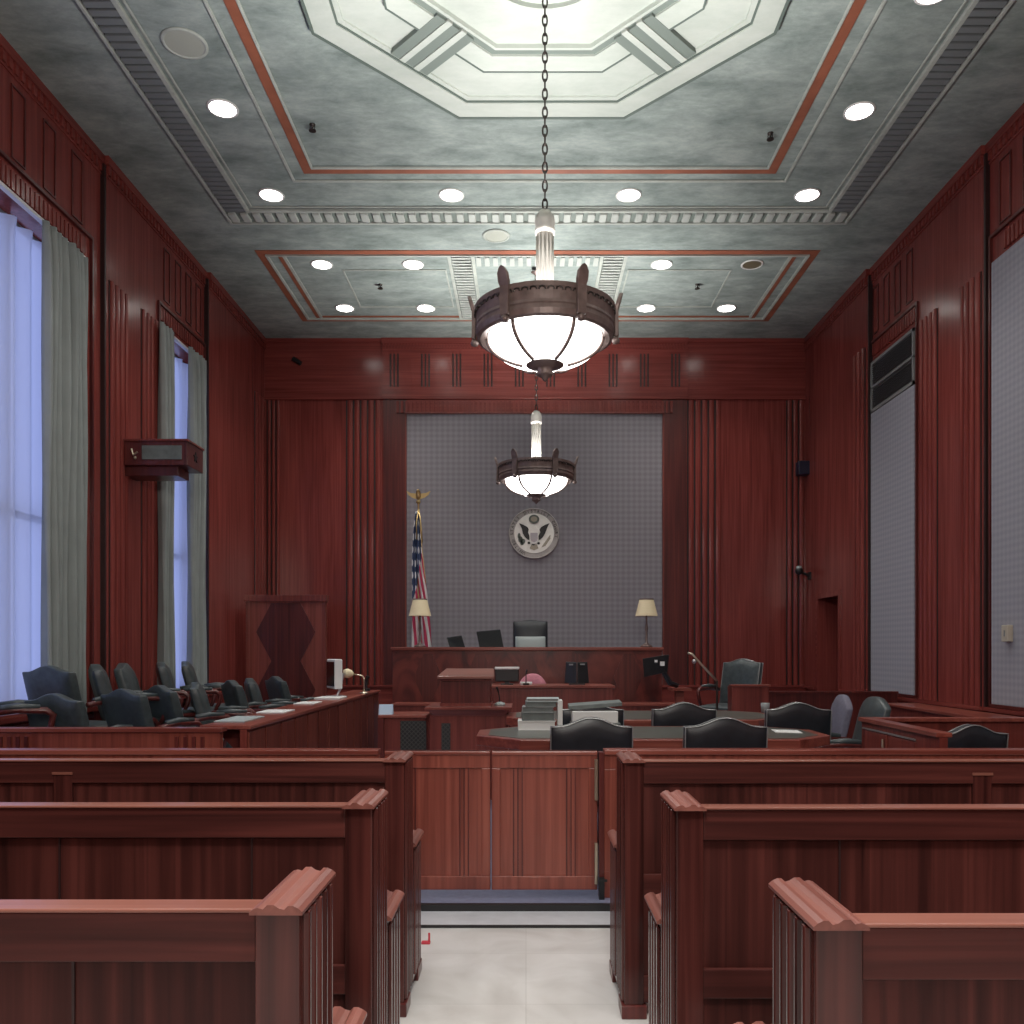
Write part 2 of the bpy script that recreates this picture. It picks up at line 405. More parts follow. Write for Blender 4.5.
# right wall with a doorway
DY0, DY1, DZ = 12.46, 13.34, 2.30
b = MB(); x0, x1 = XR+.04, XR+.32
b.box(x0, x1, YN, DY0, 0, H); b.box(x0, x1, DY1, YB, 0, H); b.box(x0, x1, DY0, DY1, DZ, H)
b.box(XR, x0, 8.62, 11.42, 0, H)
b.box(XR-.05, x0, 11.42, DY0, 0, H); b.box(XR-.05, x0, DY1, YB, 0, H); b.box(XR-.05, x0, DY0, DY1, DZ, H)
struct(b, 'wall_right', 'wall_v')
b = MB(); b.box(XR+.32, XR+.36, DY0-.1, DY1+.1, WF, DZ+.1); d1 = struct(b, 'door_1', 'dark_v')
b = MB(); b.ball((XR+.29, DY0+.1, 1.05), .03); b.build('door_handle', 'brass', d1, smooth=True)
b = MB()
b.box(XR-.075, XR-.05, DY0-.08, DY0, WF, DZ+.08); b.box(XR-.075, XR-.05, DY1, DY1+.08, WF, DZ+.08); b.box(XR-.075, XR-.05, DY0, DY1, DZ, DZ+.08)
for k in range(24): b.box(XR-.085, XR-.05, DY1+.015, DY1+.065, .2+k*.088, .245+k*.088)
trim(b, 'wall_v')
# back wall and the wall behind the camera
b = MB(); b.box(XL-.3, XR+.3, YB, YB+.25, 0, H); struct(b, 'wall_back', 'wall_v')
b = MB(); b.box(XL-.3, XR+.3, YN-.2, YN, 0, H); struct(b, 'wall_front', 'wall_v')

# back wall: frieze, cornice, pilaster reeds, frame
HB = 2.51
b = MB(); b.box(XL, XR, YB-.02, YB, 5.66, H); b.box(CX-HB, CX+HB, YB-.05, YB-.02, 5.66, H); trim(b, 'wall_h')
b = MB(); b.box(XL, XR, YB-.045, YB-.02, 5.615, 5.655); b.box(CX-HB-.01, CX+HB+.01, YB-.075, YB-.045, 5.615, 5.66)
b.box(XL, XR, YB-.05, YB-.02, 6.56, H); b.box(CX-HB-.01, CX+HB+.01, YB-.075, YB-.05, 6.53, H)
trim(b, 'wall_h', bevel=.004)
b = MB()
n = int(2*HB/.05)
for k in range(n): b.box(CX-HB+.012+k*.05, CX-HB+.042+k*.05, YB-.066, YB-.05, 6.44, 6.53)
trim(b, 'wall_h')
b = MB()
for k in range(10):
    xc = CX - HB + .20 + k*.513
    for q in (-.06, 0, .06): b.box(xc+q-.013, xc+q+.013, YB-.058, YB-.05, 5.82, 6.36)
trim(b, 'inlay')  # raised dark bars stand in for the narrow frieze slots
def reeds(x0, x1, k, y, z0, z1, depth=.03):
    b = MB(); w = (x1-x0)/k
    for i in range(k):
        xa = x0 + i*w + w*.22; xb = x0 + (i+1)*w - w*.05
        m = (xa+xb)/2
        poly = [(xa, y), (xa+.004, y-depth*.6), (m-(xb-xa)*.2, y-depth), (m+(xb-xa)*.2, y-depth), (xb-.004, y-depth*.6), (xb, y)]
        b.prism(poly, 'z', z0, z1)
    trim(b, 'wall_v')
    b = MB()
    for i in range(k): b.box(x0+i*w, x0+i*w+w*.2, y-.006, y, z0, z1)
    trim(b, 'groove')
reeds(X(346, YB), X(381, YB), 5, YB, .92, 5.61)
reeds(X(687, YB), X(721, YB), 5, YB, .92, 5.61)
reeds(XL+.08, X(280, YB), 3, YB, .92, 5.61)
reeds(X(786, YB), XR-.07, 3, YB, .92, 5.61)
PX0, PX1, PZT = X(407, YB), X(662, YB), Z(414.5, YB)
b = MB()
b.box(CX-HB+.02, PX0, YB-.045, YB, .92, 5.61); b.box(PX1, CX+HB-.02, YB-.045, YB, .92, 5.61)
trim(b, 'dark_v', bevel=.004)
b = MB(); b.box(PX0, PX1, YB-.045, YB, PZT, 5.61); trim(b, 'wall_h')
b = MB()
k = 62; xa, xb = X(397, YB), X(674, YB)
for i in range(k):
    x = xa + (xb-xa)*i/k
    b.box(x, x+.042, YB-.075, YB-.045, PZT+.01, 5.58)
trim(b, 'wall_v')
b = MB(); b.box(PX0-.025, PX0, YB-.06, YB-.04, .92, PZT+.02); b.box(PX1, PX1+.025, YB-.06, YB-.04, .92, PZT+.02); b.box(PX0-.025, PX1+.025, YB-.085, YB-.045, PZT-.005, PZT+.02)
trim(b, 'desk_v')
# dado
b = MB(); b.box(XL, XR, YB-.06, YB, 0.04, .90); b.box(XL, XR, YB-.085, YB, .885, .925); trim(b, 'wall_h', bevel=.004)

# side walls' reeds, friezes, openings' frames
def reeds_y(wall, y0, y1, k, z0, z1, depth=.03):
    s = 1 if wall < 0 else -1; b = MB(); w = (y1-y0)/k
    for i in range(k):
        ya = y0 + i*w + w*.2; yb = y0 + (i+1)*w - w*.05; m = (ya+yb)/2
        poly = [(wall, ya), (wall+s*depth*.6, ya+.004), (wall+s*depth, m-(yb-ya)*.2), (wall+s*depth, m+(yb-ya)*.2), (wall+s*depth*.6, yb-.004), (wall, yb)]
        b.prism(poly, 'z', z0, z1)
    trim(b, 'wall_v')
    b = MB()
    for i in range(k): b.box(min(wall, wall+s*.006), max(wall, wall+s*.006), y0+i*w, y0+i*w+w*.18, z0, z1)
    trim(b, 'groove')
reeds_y(XL, 8.86, 9.29, 4, .92, 5.36); reeds_y(XL, 9.60, 10.02, 4, .92, 5.36)
reeds_y(XR, 8.66, 9.10, 4, .92, 5.36); reeds_y(XR, 9.58, 10.02, 4, .92, 5.36)
reeds_y(XL+.05, 13.45, 13.93, 3, .92, 5.6); reeds_y(XR-.05, 11.5, 11.95, 3, .92, 5.6)
def yframe(wall, y0, y1, z0, z1, w, d, mat):              # raised rectangular moulding on a side wall
    s = 1 if wall < 0 else -1; xa, xb = sorted((wall, wall+s*d)); b = MB()
    b.box(xa, xb, y0, y0+w, z0, z1); b.box(xa, xb, y1-w, y1, z0, z1)
    b.box(xa, xb, y0+w, y1-w, z0, z0+w); b.box(xa, xb, y0+w, y1-w, z1-w, z1)
    return trim(b, mat)
def narrow_panels(wall, ys, w):
    for y in ys:
        yframe(wall, y, y+w, 5.70, 6.33, .016, .012, 'dark_v')
narrow_panels(XL-.04, [8.20, 7.72, 7.24, 6.76, 6.28, 5.8, 5.3, 4.8, 4.3, 3.8], .2)
narrow_panels(XL, [10.2, 10.53, 10.86, 11.19], .17)
narrow_panels(XR+.04, [8.2, 7.8, 7.4, 7.0, 6.6, 6.2, 5.8, 5.4, 5.0], .2)
narrow_panels(XR, [10.2, 10.53, 10.86, 11.19], .17)
for wall, segs in ((XL-.04, (YN, 8.80)), (XL, (8.80, 11.52)), (XL+.05, (11.52, YB)), (XR+.04, (YN, 8.62)), (XR, (8.62, 11.42)), (XR-.05, (11.42, YB))):
    s = 1 if wall < 0 else -1; b = MB(); y0, y1 = segs
    xa, xb = sorted((wall, wall+s*.03)); b.box(xa, xb, y0, y1, 6.53, H)
    xa, xb = sorted((wall, wall+s*.012)); b.box(xa, xb, y0, y1, 6.405, 6.425)
    trim(b, 'wall_hy')
    b = MB(); xa, xb = sorted((wall, wall+s*.02))
    for k in range(int((y1-max(y0, 2))/.09)):
        yy = y1 - .03 - k*.09; b.box(xa, xb, yy-.045, yy, 6.44, 6.53)
    trim(b, 'wall_hy')
    b = MB(); xa, xb = sorted((wall, wall+s*.035)); xc, xd = sorted((wall, wall+s*.05))
    for (a, c) in ([(y0, y1)] if wall != XR-.05 else [(y0, DY0-.08), (DY1+.08, y1)]):
        b.box(xc, xd, a, c, .885, .925); b.box(xa, xb, a, c, WF if a > 4.85 else 0, .2)
    trim(b, 'wall_hy')
def dentil_head(wall, y0, y1):
    s = 1 if wall < 0 else -1; b = MB(); xa, xb = sorted((wall, wall+s*.022))
    k = int((y1-y0)/.07)
    for i in range(k): b.box(xa, xb, y0+i*.07, y0+i*.07+.045, WZ1+.06, WZ1+.22)
    trim(b, 'wall_v')
b = MB(); b.box(XL-.045, XL+.004, 8.765, 8.80, .92, H-.1); b.box(XL-.005, XL+.054, 11.485, 11.52, .92, H-.1); b.box(XR-.004, XR+.045, 8.585, 8.62, .92, H-.1); b.box(XR-.054, XR+.005, 11.385, 11.42, .92, H-.1); trim(b, 'groove')  # dark strips paint in the shadow gaps at the wall steps
dentil_head(XL-.04, 4.0, 8.42); dentil_head(XL, 10.08, 11.46); dentil_head(XR+.04, 4.0, 8.4); dentil_head(XR, 10.12, 11.38)
yframe(XL-.04, W1[0]-.16, W1[1]+.16, WZ0-.1, WZ1+.30, .03, .03, 'dark_v')
yframe(XL, W2[0]-.05, W2[1]+.05, WZ0-.1, WZ1+.27, .03, .025, 'dark_v')
yframe(XR+.04, 3.8, 8.56, .93, WZ1+.30, .03, .03, 'dark_v')
yframe(XR, 10.06, 11.42, .93, WZ1+.27, .03, .025, 'dark_v')

# windows
def window(nm, w, cols):
    b = MB(); y0, y1 = w; xa, xb = XL-.30, XL-.24
    for k in range(cols+1):
        y = y0 + (y1-y0)*k/cols; b.box(xa, xb, max(y0, y-.035), min(y1, y+.035), WZ0, WZ1)
    for z in (WZ0, 2.73, WZ1):
        b.box(xa+.005, xb-.005, y0, y1, max(WZ0, z-.03), min(WZ1, z+.03))
    fr = struct(b, nm, 'grey')
    b = MB(); b.box(XL-.275, XL-.268, y0, y1, WZ0, WZ1); b.build('window_pane', 'glass', fr)
    b = MB(); b.box(XL-.3, XL+.02 if w is W2 else XL-.02, y0, y1, WZ0, WZ0+.03); b.build('window_sill', 'desk_y', fr)
window('window_1', W1, 5); window('window_2', W2, 2)
def sheer_cloth(w, amp, nf, label):
    y0, y1 = w[0]+.02, w[1]-.02
    b = MB()
    def f(u, v):
        z = WZ0+.04 + v*(WZ1-.08-WZ0-.04); ph = u*nf*2*PI
        a = amp*(.7+.3*math.sin(u*17+1)) * (1 + .6*max(0, (v-.955)/.045))
        return (XL-.16 + a*math.sin(ph + .5*math.sin(u*9)) + .012*math.sin(u*5.3+2), y0 + u*(y1-y0), z)
    b.grid(f, nf*10, 24)
    tag(b.build('sheer_curtain', 'sheer', smooth=True), label, 'curtain', 'sheer window curtains')
sheer_cloth(W1, .042, 17, 'pale blue translucent sheer curtain filling the wide window beside the jury seats')
sheer_cloth(W2, .036, 6, 'pale blue translucent sheer curtain in the narrow window behind the boxed loudspeaker')
def drape(y0, y1, nf, xw, label, tie=0.0):
    b = MB()
    def f(u, v):
        z = .42 + v*(5.33-.42); ph = u*nf*2*PI
        head = max(0, (v-.94)/.06)
        a = .06*(1-.35*head) * (.75+.25*math.sin(u*11+v*1.3))
        yy = y0 + (y1-y0)*(u + .012*math.sin(v*7+u*4)); yy += tie*math.sin(PI*v)*(.5-u)
        return (xw + a*math.sin(ph + .4*math.sin(v*5+u*3)) + .01*math.sin(v*9+u*30), yy, z)
    b.grid(f, nf*12, 40)
    o = tag(b.build('drape', 'curtain', smooth=True, solid=.006), label, 'curtain', 'grey green drapes')
    return o
drape(7.56, 8.31, 7, XL+.055, 'grey green floor length drape at the wide window, beside the fluted pilaster')
drape(9.91, 10.25, 5, XL+.09, 'slim grey green drape of the narrow window, on its side towards the gate')
drape(10.72, 11.26, 5, XL+.10, 'slim grey green drape of the narrow window, on its side towards the judge')
for w, lab in ((W1, 'white metal curtain track along the top of the wide window'), (W2, 'white metal curtain track along the top of the narrow window')):
    b = MB(); b.box(XL-.02, XL+.03, w[0]+.03, w[1]-.03, 5.335, 5.36); tag(b.build('curtain_track', 'white'), lab, 'curtain rail')

# ------------------------------------------------------------------ acoustic panels, grille, switch
def panel(name_lab, x0, x1, y0, y1, z0, z1, mat):
    b = MB(); b.box(x0, x1, y0, y1, z0, z1)
    return tag(b.build('acoustic_panel', mat, bevel=.004), name_lab, 'wall panel')
pb = panel('large grey gridded fabric panel behind the judge, carrying the round seal', PX0, PX1, YB-.035, YB-.002, .93, PZT-.002, 'acou_b')
b = MB(); b.box(PX0, PX1, YB-.0362, YB-.0345, 3.058, 3.064); b.box(PX0, PX1, YB-.0362, YB-.0345, 2.0, 2.006); b.build('panel_seam', 'grey', pb)
panel('tall narrow grey fabric panel under the dark air grille on the side wall', XR-.03, XR-.002, 10.12, 11.38, .96, 4.66, 'acou_s')
panel('wide grey fabric panel with the beige switch box on the side wall', XR+.008, XR+.038, 3.84, 8.50, .96, 5.37, 'acou_s')
t = thing('air_grille', 'dark two-row air return grille above the narrow side wall fabric panel', 'vent', (XR, 10.75, 4.68))
b = MB(); y0, y1, z0, z1 = 10.12, 11.38, 4.67, 5.34
for a in ((y0, y0+.04, z0, z1), (y1-.04, y1, z0, z1), (y0, y1, z0, z0+.04), (y0, y1, z1-.04, z1), (y0, y1, 4.985, 5.015)): b.box(XR-.035, XR-.002, *a)
b.build('frame', 'grey', t)
b = MB(); b.box(XR-.01, XR-.003, y0+.03, y1-.03, z0+.03, z1-.03)
for k in range(22):
    z = z0+.05+k*.028
    if abs(z-5.0) > .03: b.box(XR-.028, XR-.008, y0+.03, y1-.03, z, z+.006)
b.build('slats', plain('grille_slats', (.06, .06, .062), .6), t)
t = thing('switch_box', 'small beige switch box on the wide side wall fabric panel', 'switch', (XR, 8.17, 1.66))
b = MB(); b.box(XR-.05, XR+.009, 8.12, 8.22, 1.58, 1.74); b.build('housing', 'beige', t, bevel=.006)
b = MB(); b.box(XR-.056, XR-.049, 8.15, 8.17, 1.63, 1.69); b.build('toggle', 'grey', t)

# ------------------------------------------------------------------ ceiling decoration
def rect_frame(b, x0, x1, y0, y1, w, z0, z1):
    b.box(x0, x1, y0, y0+w, z0, z1); b.box(x0, x1, y1-w, y1, z0, z1)
    b.box(x0, x0+w, y0+w, y1-w, z0, z1); b.box(x1-w, x1, y0+w, y1-w, z0, z1)
CY = 6.2
# louvred band round the main coffer
VO, VI, VY1, VY0 = 3.655, 3.375, 10.14, 2.26
b = MB(); b.box(CX-VO, CX-VO+.27, VY0, VY1-.25, H-.012, H); b.box(CX+VO-.27, CX+VO, VY0, VY1-.25, H-.012, H); trim(b, 'louver_dark')  # near-black sheets stand for the shade between the vent slats
b = MB(); b.box(CX-VO, CX+VO, VY1-.25, VY1, H-.012, H); trim(b, 'green')
b = MB()
for (x, s) in ((CX-VO, 1), (CX+VO-.27, 1)):
    y = VY0+.27
    while y < VY1-.27: b.box(x+.02, x+.25, y, y+.064, H-.034, H-.012); y += .092
trim(b, 'louver')
b = MB(); x = CX-VO+.03
while x < CX+VO-.06:
    b.hull([(x, VY1-.235, H-.05), (x+.085, VY1-.235, H-.05), (x+.085, VY1-.235, H-.012), (x, VY1-.235, H-.012)], [(x, VY1-.05, H-.05), (x+.085, VY1-.05, H-.05), (x+.085, VY1-.05, H-.012), (x, VY1-.05, H-.012)]); x += .140
trim(b, 'dentil', bevel=.01)
b = MB(); rect_frame(b, CX-VO-.03, CX+VO+.03, VY0-.03, VY1+.03, .035, H-.035, H); rect_frame(b, CX-VI-.03, CX+VI+.03, VY0+.24, VY1-.24, .045, H-.035, H)
rect_frame(b, CX-VI+.05, CX+VI-.05, VY0+.32, VY1-.32, .02, H-.018, H)
trim(b, 'mould', bevel=.006)
# terracotta band and its fillets
OX, OY = 2.53, 2.92
b = MB(); rect_frame(b, CX-OX, CX+OX, CY-OY, CY+OY, .10, H-.01, H); trim(b, 'orange')
b = MB(); rect_frame(b, CX-OX+.10, CX+OX-.10, CY-OY+.10, CY+OY-.10, .025, H-.025, H); rect_frame(b, CX-OX-.16, CX+OX+.16, CY-OY-.16, CY+OY+.16, .03, H-.02, H); trim(b, 'mould', bevel=.006)
# octagonal medallion
def octa(ap, cx=CX, cy=CY):
    R = ap/math.cos(PI/8)
    return [(cx+R*math.cos(PI/8+k*PI/4), cy+R*math.sin(PI/8+k*PI/4)) for k in range(8)]
def oct_ring(a0, a1, z0, z1, mat, bevel=0):
    b = MB(); A, B = octa(a0), octa(a1)
    for i in range(8):
        j = (i+1)%8; q = [A[i], A[j], B[j], B[i]]
        b.hull([(p[0], p[1], z0) for p in q], [(p[0], p[1], z1) for p in q])
    return trim(b, mat, bevel=bevel)
b = MB(); b.prism(octa(1.70), 'z', H-.012, H); trim(b, 'medal')
oct_ring(1.885, 1.69, H-.05, H, 'medal'); oct_ring(1.91, 1.885, H-.058, H, 'greenline')
oct_ring(1.69, 1.672, H-.04, H-.012, 'greenline'); oct_ring(1.672, 1.63, H-.03, H-.012, 'medal')
oct_ring(1.25, 1.06, H-.05, H-.012, 'medal'); oct_ring(1.264, 1.246, H-.053, H-.012, 'greenline')
oct_ring(1.06, .985, H-.03, H-.012, 'green'); oct_ring(.985, .96, H-.05, H-.012, 'medal')
b = MB()
for kx in range(4):
    a = PI/4 + kx*PI/2; ca, sa = math.cos(a), math.sin(a)
    for q in (-.15, 0, .15):
        pts = [(1.02, q-.045), (1.64, q-.045), (1.64, q+.045), (1.02, q+.045)]
        P = [(CX+r*ca-t*sa, CY+r*sa+t*ca) for r, t in pts]
        b.hull([(p[0], p[1], H-.054) for p in P], [(p[0], p[1], H-.012) for p in P])
trim(b, 'green')
b = MB()
for kx in range(4):
    a = PI/4 + kx*PI/2; ca, sa = math.cos(a), math.sin(a)
    for q in (-.075, .075):
        pts = [(1.0, q-.028), (1.64, q-.028), (1.64, q+.028), (1.0, q+.028)]
        P = [(CX+r*ca-t*sa, CY+r*sa+t*ca) for r, t in pts]
        b.hull([(p[0], p[1], H-.062) for p in P], [(p[0], p[1], H-.012) for p in P])
trim(b, 'medal')
b = MB(); b.lathe([(.60, -.012), (.60, -.05), (.52, -.05), (.52, -.012)], (CX, CY, H), 64, True); b.lathe([(.44, -.012), (.44, -.05), (.40, -.05), (.40, -.012)], (CX, CY, H), 64, True); b.lathe([(0, -.06), (.2, -.05), (.26, -.012)], (CX, CY, H), 48)
trim(b, 'medal')
b = MB(); b.lathe([(.62, -.012), (.62, -.03), (.60, -.03), (.60, -.012)], (CX, CY, H), 64, True); b.lathe([(.46, -.012), (.46, -.03), (.44, -.03), (.44, -.012)], (CX, CY, H), 64, True); trim(b, 'green')
# coffer over the bench
FX, FY0, FY1 = 3.62, 10.88, 13.22
b = MB(); rect_frame(b, CX-FX, CX+FX, FY0, FY1, .10, H-.01, H)
for s in (-1, 1): xc = CX+s*3.34; b.box(xc-.03, xc+.03, FY0+.14, FY1-.14, H-.012, H)
b.box(CX-3.3, CX+3.3, FY1-.2, FY1-.16, H-.012, H)
trim(b, 'orange')
b = MB(); rect_frame(b, CX-FX+.10, CX+FX-.10, FY0+.10, FY1-.10, .03, H-.03, H)
for s in (-1, 1):
    xc = CX+s*3.29; b.box(xc-.02, xc+.02, FY0+.13, FY1-.13, H-.02, H)
    for xx in (.84, 1.15): xc = CX+s*xx; b.box(xc-.02, xc+.02, FY0+.13, FY1-.13, H-.025, H)
    xa, xb = sorted((CX+s*1.22, CX+s*2.62)); rect_frame(b, xa, xb, FY0+.55, FY1-.55, .018, H-.015, H)
trim(b, 'mould')
b = MB()
for s in (-1, 1):
    xa, xb = sorted((CX+s*.86, CX+s*1.13)); b.box(xa, xb, FY0+.14, FY1-.14, H-.008, H)
trim(b, 'green')
b = MB()
for s in (-1, 1):
    xa, xb = sorted((CX+s*.87, CX+s*1.12)); y = FY0+.16
    while y < FY1-.2: b.box(xa, xb, y, y+.04, H-.03, H-.008); y += .085
x = CX-.8
while x < CX+.78: b.box(x, x+.06, FY0+.16, FY0+.40, H-.03, H); x += .11
trim(b, 'dentil')

# downlights, ceiling discs, sprinklers
SPOTS = []
def downlight(x, y, label, lit=True):
    t = thing('ceiling_downlight', label, 'ceiling light', (x, y, H), 'round ceiling downlights')
    b = MB(); b.lathe([(.122, -.001), (.145, -.001), (.145, -.010), (.127, -.014), (.122, -.010)], (x, y, H), 40, True); b.build('trim_ring', 'white', t, smooth=True)
    b = MB(); b.lathe([(0, -.008), (.123, -.008), (.123, -.002), (0, -.002)], (x, y, H), 40); b.build('lens', 'lens' if lit else 'unlit', t)
    if lit: SPOTS.append((x, y))
cols = ((-2.865, 'on the window side'), (-.84, 'second from the windows'), (1.155, 'third from the windows'), (3.165, 'nearest the door wall'))
for x, s in cols:
    downlight(x, 9.56, 'round lit downlight in the row beside the pale dentil band, ' + s)
downlight(-2.865, 8.03, 'round lit downlight between the disc speaker and the dentil band, windows side')
downlight(3.165, 8.07, 'round lit downlight beside the terracotta band, second out from the dentil row, door side')
downlight(3.165, 6.60, 'round lit downlight cut by the top edge of the photo, door side')
fc = ((-2.71, 'at the window end'), (-1.50, 'second from the window end'), (1.80, 'second from the door end'), (3.0, 'at the door end'))
for x, s in fc:
    lit = x != 3.0
    downlight(x, 11.28, ('round lit' if lit else 'round brown unlit') + ' downlight in the small coffer, row towards the gate, ' + s, lit)
for x, s in fc:
    downlight(x, 12.72, 'round lit downlight in the small coffer, row above the judge, ' + s)
GAL = [(x, y) for y in (6.5, 4.95, 3.4) for x in (-2.865, 3.165) if not (y == 6.5 and x > 0)] + [(-.84, 2.85), (1.155, 2.85)] + [(x, y) for y in (.9, -.7, -2.4, -4.4) for x in (-2.7, -1.0, 1.3, 3.0)]  # unseen gallery spots; the rear rows are added to light the benches
for px, py, r, lab in ((-2.88, 7.17, .19, 'pale round ceiling speaker disc beside the louvred band'), (-.37, 10.5, .17, 'pale round ceiling speaker disc between the dentil band and the small coffer')):
    t = thing('ceiling_speaker', lab, 'speaker', (px, py, H))
    b = MB(); b.lathe([(r-.03, -.001), (r, -.001), (r, -.010), (r-.02, -.016), (r-.03, -.012)], (px, py, H), 40, True); b.build('rim', 'mould', t, smooth=True)
    b = MB(); b.lathe([(0, -.009), (r-.029, -.009), (r-.029, -.002), (0, -.002)], (px, py, H), 40); b.build('grille', plain('speaker_grille', (.36, .38, .33), .7), t)
for px, py, lab in ((-2.08, 8.28, 'black sprinkler head in the main coffer on the window side'), (2.42, 8.42, 'black sprinkler head in the main coffer on the door side'),
                    (-2.04, 11.9, 'black sprinkler head in the small coffer on the window side'), (2.40, 11.9, 'black sprinkler head in the small coffer on the door side')):
    t = thing('ceiling_sprinkler', lab, 'sprinkler', (px, py, H))
    b = MB(); b.lathe([(0, 0), (.03, 0), (.026, -.012), (.009, -.016), (.009, -.05), (0, -.05)], (px, py, H), 16); b.build('stem', 'iron', t, smooth=True)
    b = MB(); b.lathe([(0, -.058), (.036, -.058), (.036, -.064), (0, -.064)], (px, py, H), 16); b.tube([(px-.02, py, H-.012), (px-.024, py, H-.04), (px, py, H-.06)], .004); b.tube([(px+.02, py, H-.012), (px+.024, py, H-.04), (px, py, H-.06)], .004); b.build('deflector', 'iron', t)

# ------------------------------------------------------------------ chandeliers
def make_chandelier():
    t = thing('chandelier', 'large bronze bowl chandelier hanging on a long chain from the octagon medallion', 'chandelier', (0, 0, 0), 'bronze bowl chandeliers')
    b = MB()
    b.lathe([(.425, 3.775), (.47, 3.755), (.495, 3.765), (.505, 3.80), (.500, 3.83), (.508, 3.84), (.503, 3.86), (.505, 3.93), (.515, 3.945), (.515, 3.975), (.495, 3.975), (.485, 3.94), (.48, 3.80), (.43, 3.795)], (0,0,0), 72, True)
    ring = b.build('ring', 'bronze', t, smooth=False)
    b = MB()
    for k in range(54):
        a = 2*PI*k/54; c, s = math.cos(a), math.sin(a); pts = []
        for q in range(5):
            th = -PI*.1 + q*PI*.3; da = .045*math.cos(th); 
            pts.append((.511*math.cos(a+da), .511*math.sin(a+da), 3.925+.016*math.sin(th)))
        b.tube(pts, .006, 5)
    b.build('scroll_band', 'iron', ring)
    off = math.radians(-3)
    for k in range(6):
        a = off + PI/2 + PI/6 + k*PI/3; c, s = math.cos(a), math.sin(a)
        def R(r, tt, z): return (r*c - tt*s, r*s + tt*c, z)
        b = MB()
        prof = [(-.034, 3.77), (.034, 3.77), (.036, 3.97), (.042, 4.0), (.040, 4.05), (.018, 4.085), (0, 4.095), (-.018, 4.085), (-.040, 4.05), (-.042, 4.0), (-.036, 3.97)]
        b.hull([R(.506 + max(0, z-3.97)*.28, q, z) for q, z in prof], [R(.535 + max(0, z-3.97)*.28, q, z) for q, z in prof])
        fn = b.build('fin', 'bronze', t, bevel=.006)
        b = MB(); b.lathe([(0, -.03), (.025, -.02), (.03, 0), (.02, .02), (0, .025)], R(.515, 0, 3.75), 12); b.build('rosette', 'bronze', fn, smooth=True)
        b = MB(); pts = []
        for i in range(10):
            th = i/9*1.18; pts.append(R(.418*math.cos(th)+.004, 0, 3.775 - .215*math.sin(th)))
        b.tube(pts, .014, 8); b.build('rib', 'bronze', t, smooth=True)
    b = MB(); b.lathe([(.415*math.cos(i/14*PI/2*.96), 3.78 - .212*math.sin(i/14*PI/2)) for i in range(15)] + [(0, 3.567)], (0,0,0), 48)
    b.build('glass_bowl', 'bowl', t, smooth=True)
    b = MB(); b.lathe([(0, 3.59), (.13, 3.60), (.15, 3.59), (.135, 3.572), (.07, 3.555), (.055, 3.54), (.062, 3.51), (.05, 3.498), (.028, 3.49), (.022, 3.475), (.012, 3.465), (0, 3.455)], (0,0,0), 32); b.build('finial', 'bronze', t, smooth=True)
    b = MB(); n = 16; prof = []
    b.lathe([(.058, 3.80), (.058, 4.55)], (0,0,0), 24)
    for k in range(12):
        a = 2*PI*k/12; b.tube([(.058*math.cos(a), .058*math.sin(a), 3.95), (.058*math.cos(a), .058*math.sin(a), 4.52)], .008, 6)
    b.lathe([(0, 4.53), (.072, 4.535), (.076, 4.56), (.07, 4.58), (.074, 4.62), (.068, 4.66), (.04, 4.70), (0, 4.71)], (0,0,0), 24)
    col = b.build('column', 'pewter', t, smooth=True)
    b = MB()
    for k in range(3):
        a = off + PI/2 + PI/6 + k*2*PI/3; b.tube([(.05*math.cos(a), .05*math.sin(a), 3.86), (.485*math.cos(a), .485*math.sin(a), 3.86)], .012, 8)
    b.build('spoke', 'bronze', t)
    b = MB(); z = 4.72; i = 0
    while z < H-.075:
        pts = []
        for q in range(12):
            th = 2*PI*q/12; u, w = .017*math.cos(th), .042*math.sin(th)
            pts.append((u, 0, z+.03+w) if i % 2 == 0 else (0, u, z+.03+w))
        b.tube(pts, .0068, 6, closed=True); z += .067; i += 1
    b.build('chain', 'iron', t, smooth=True)
    b = MB(); b.lathe([(0, H-.10), (.02, H-.095), (.06, H-.06), (.07, H-.055), (0, H-.055)], (0,0,0), 24); b.build('ceiling_canopy', 'bronze', t, smooth=True)
    return t
ch1 = make_chandelier(); ch1.location = (CX-.01, 6.2, 0)
ch2 = dup(ch1, (CX-.01, 11.4, 0), 0, 'bronze bowl chandelier hanging before the grey panel, just above the seal')
ch2.name = 'chandelier.001'

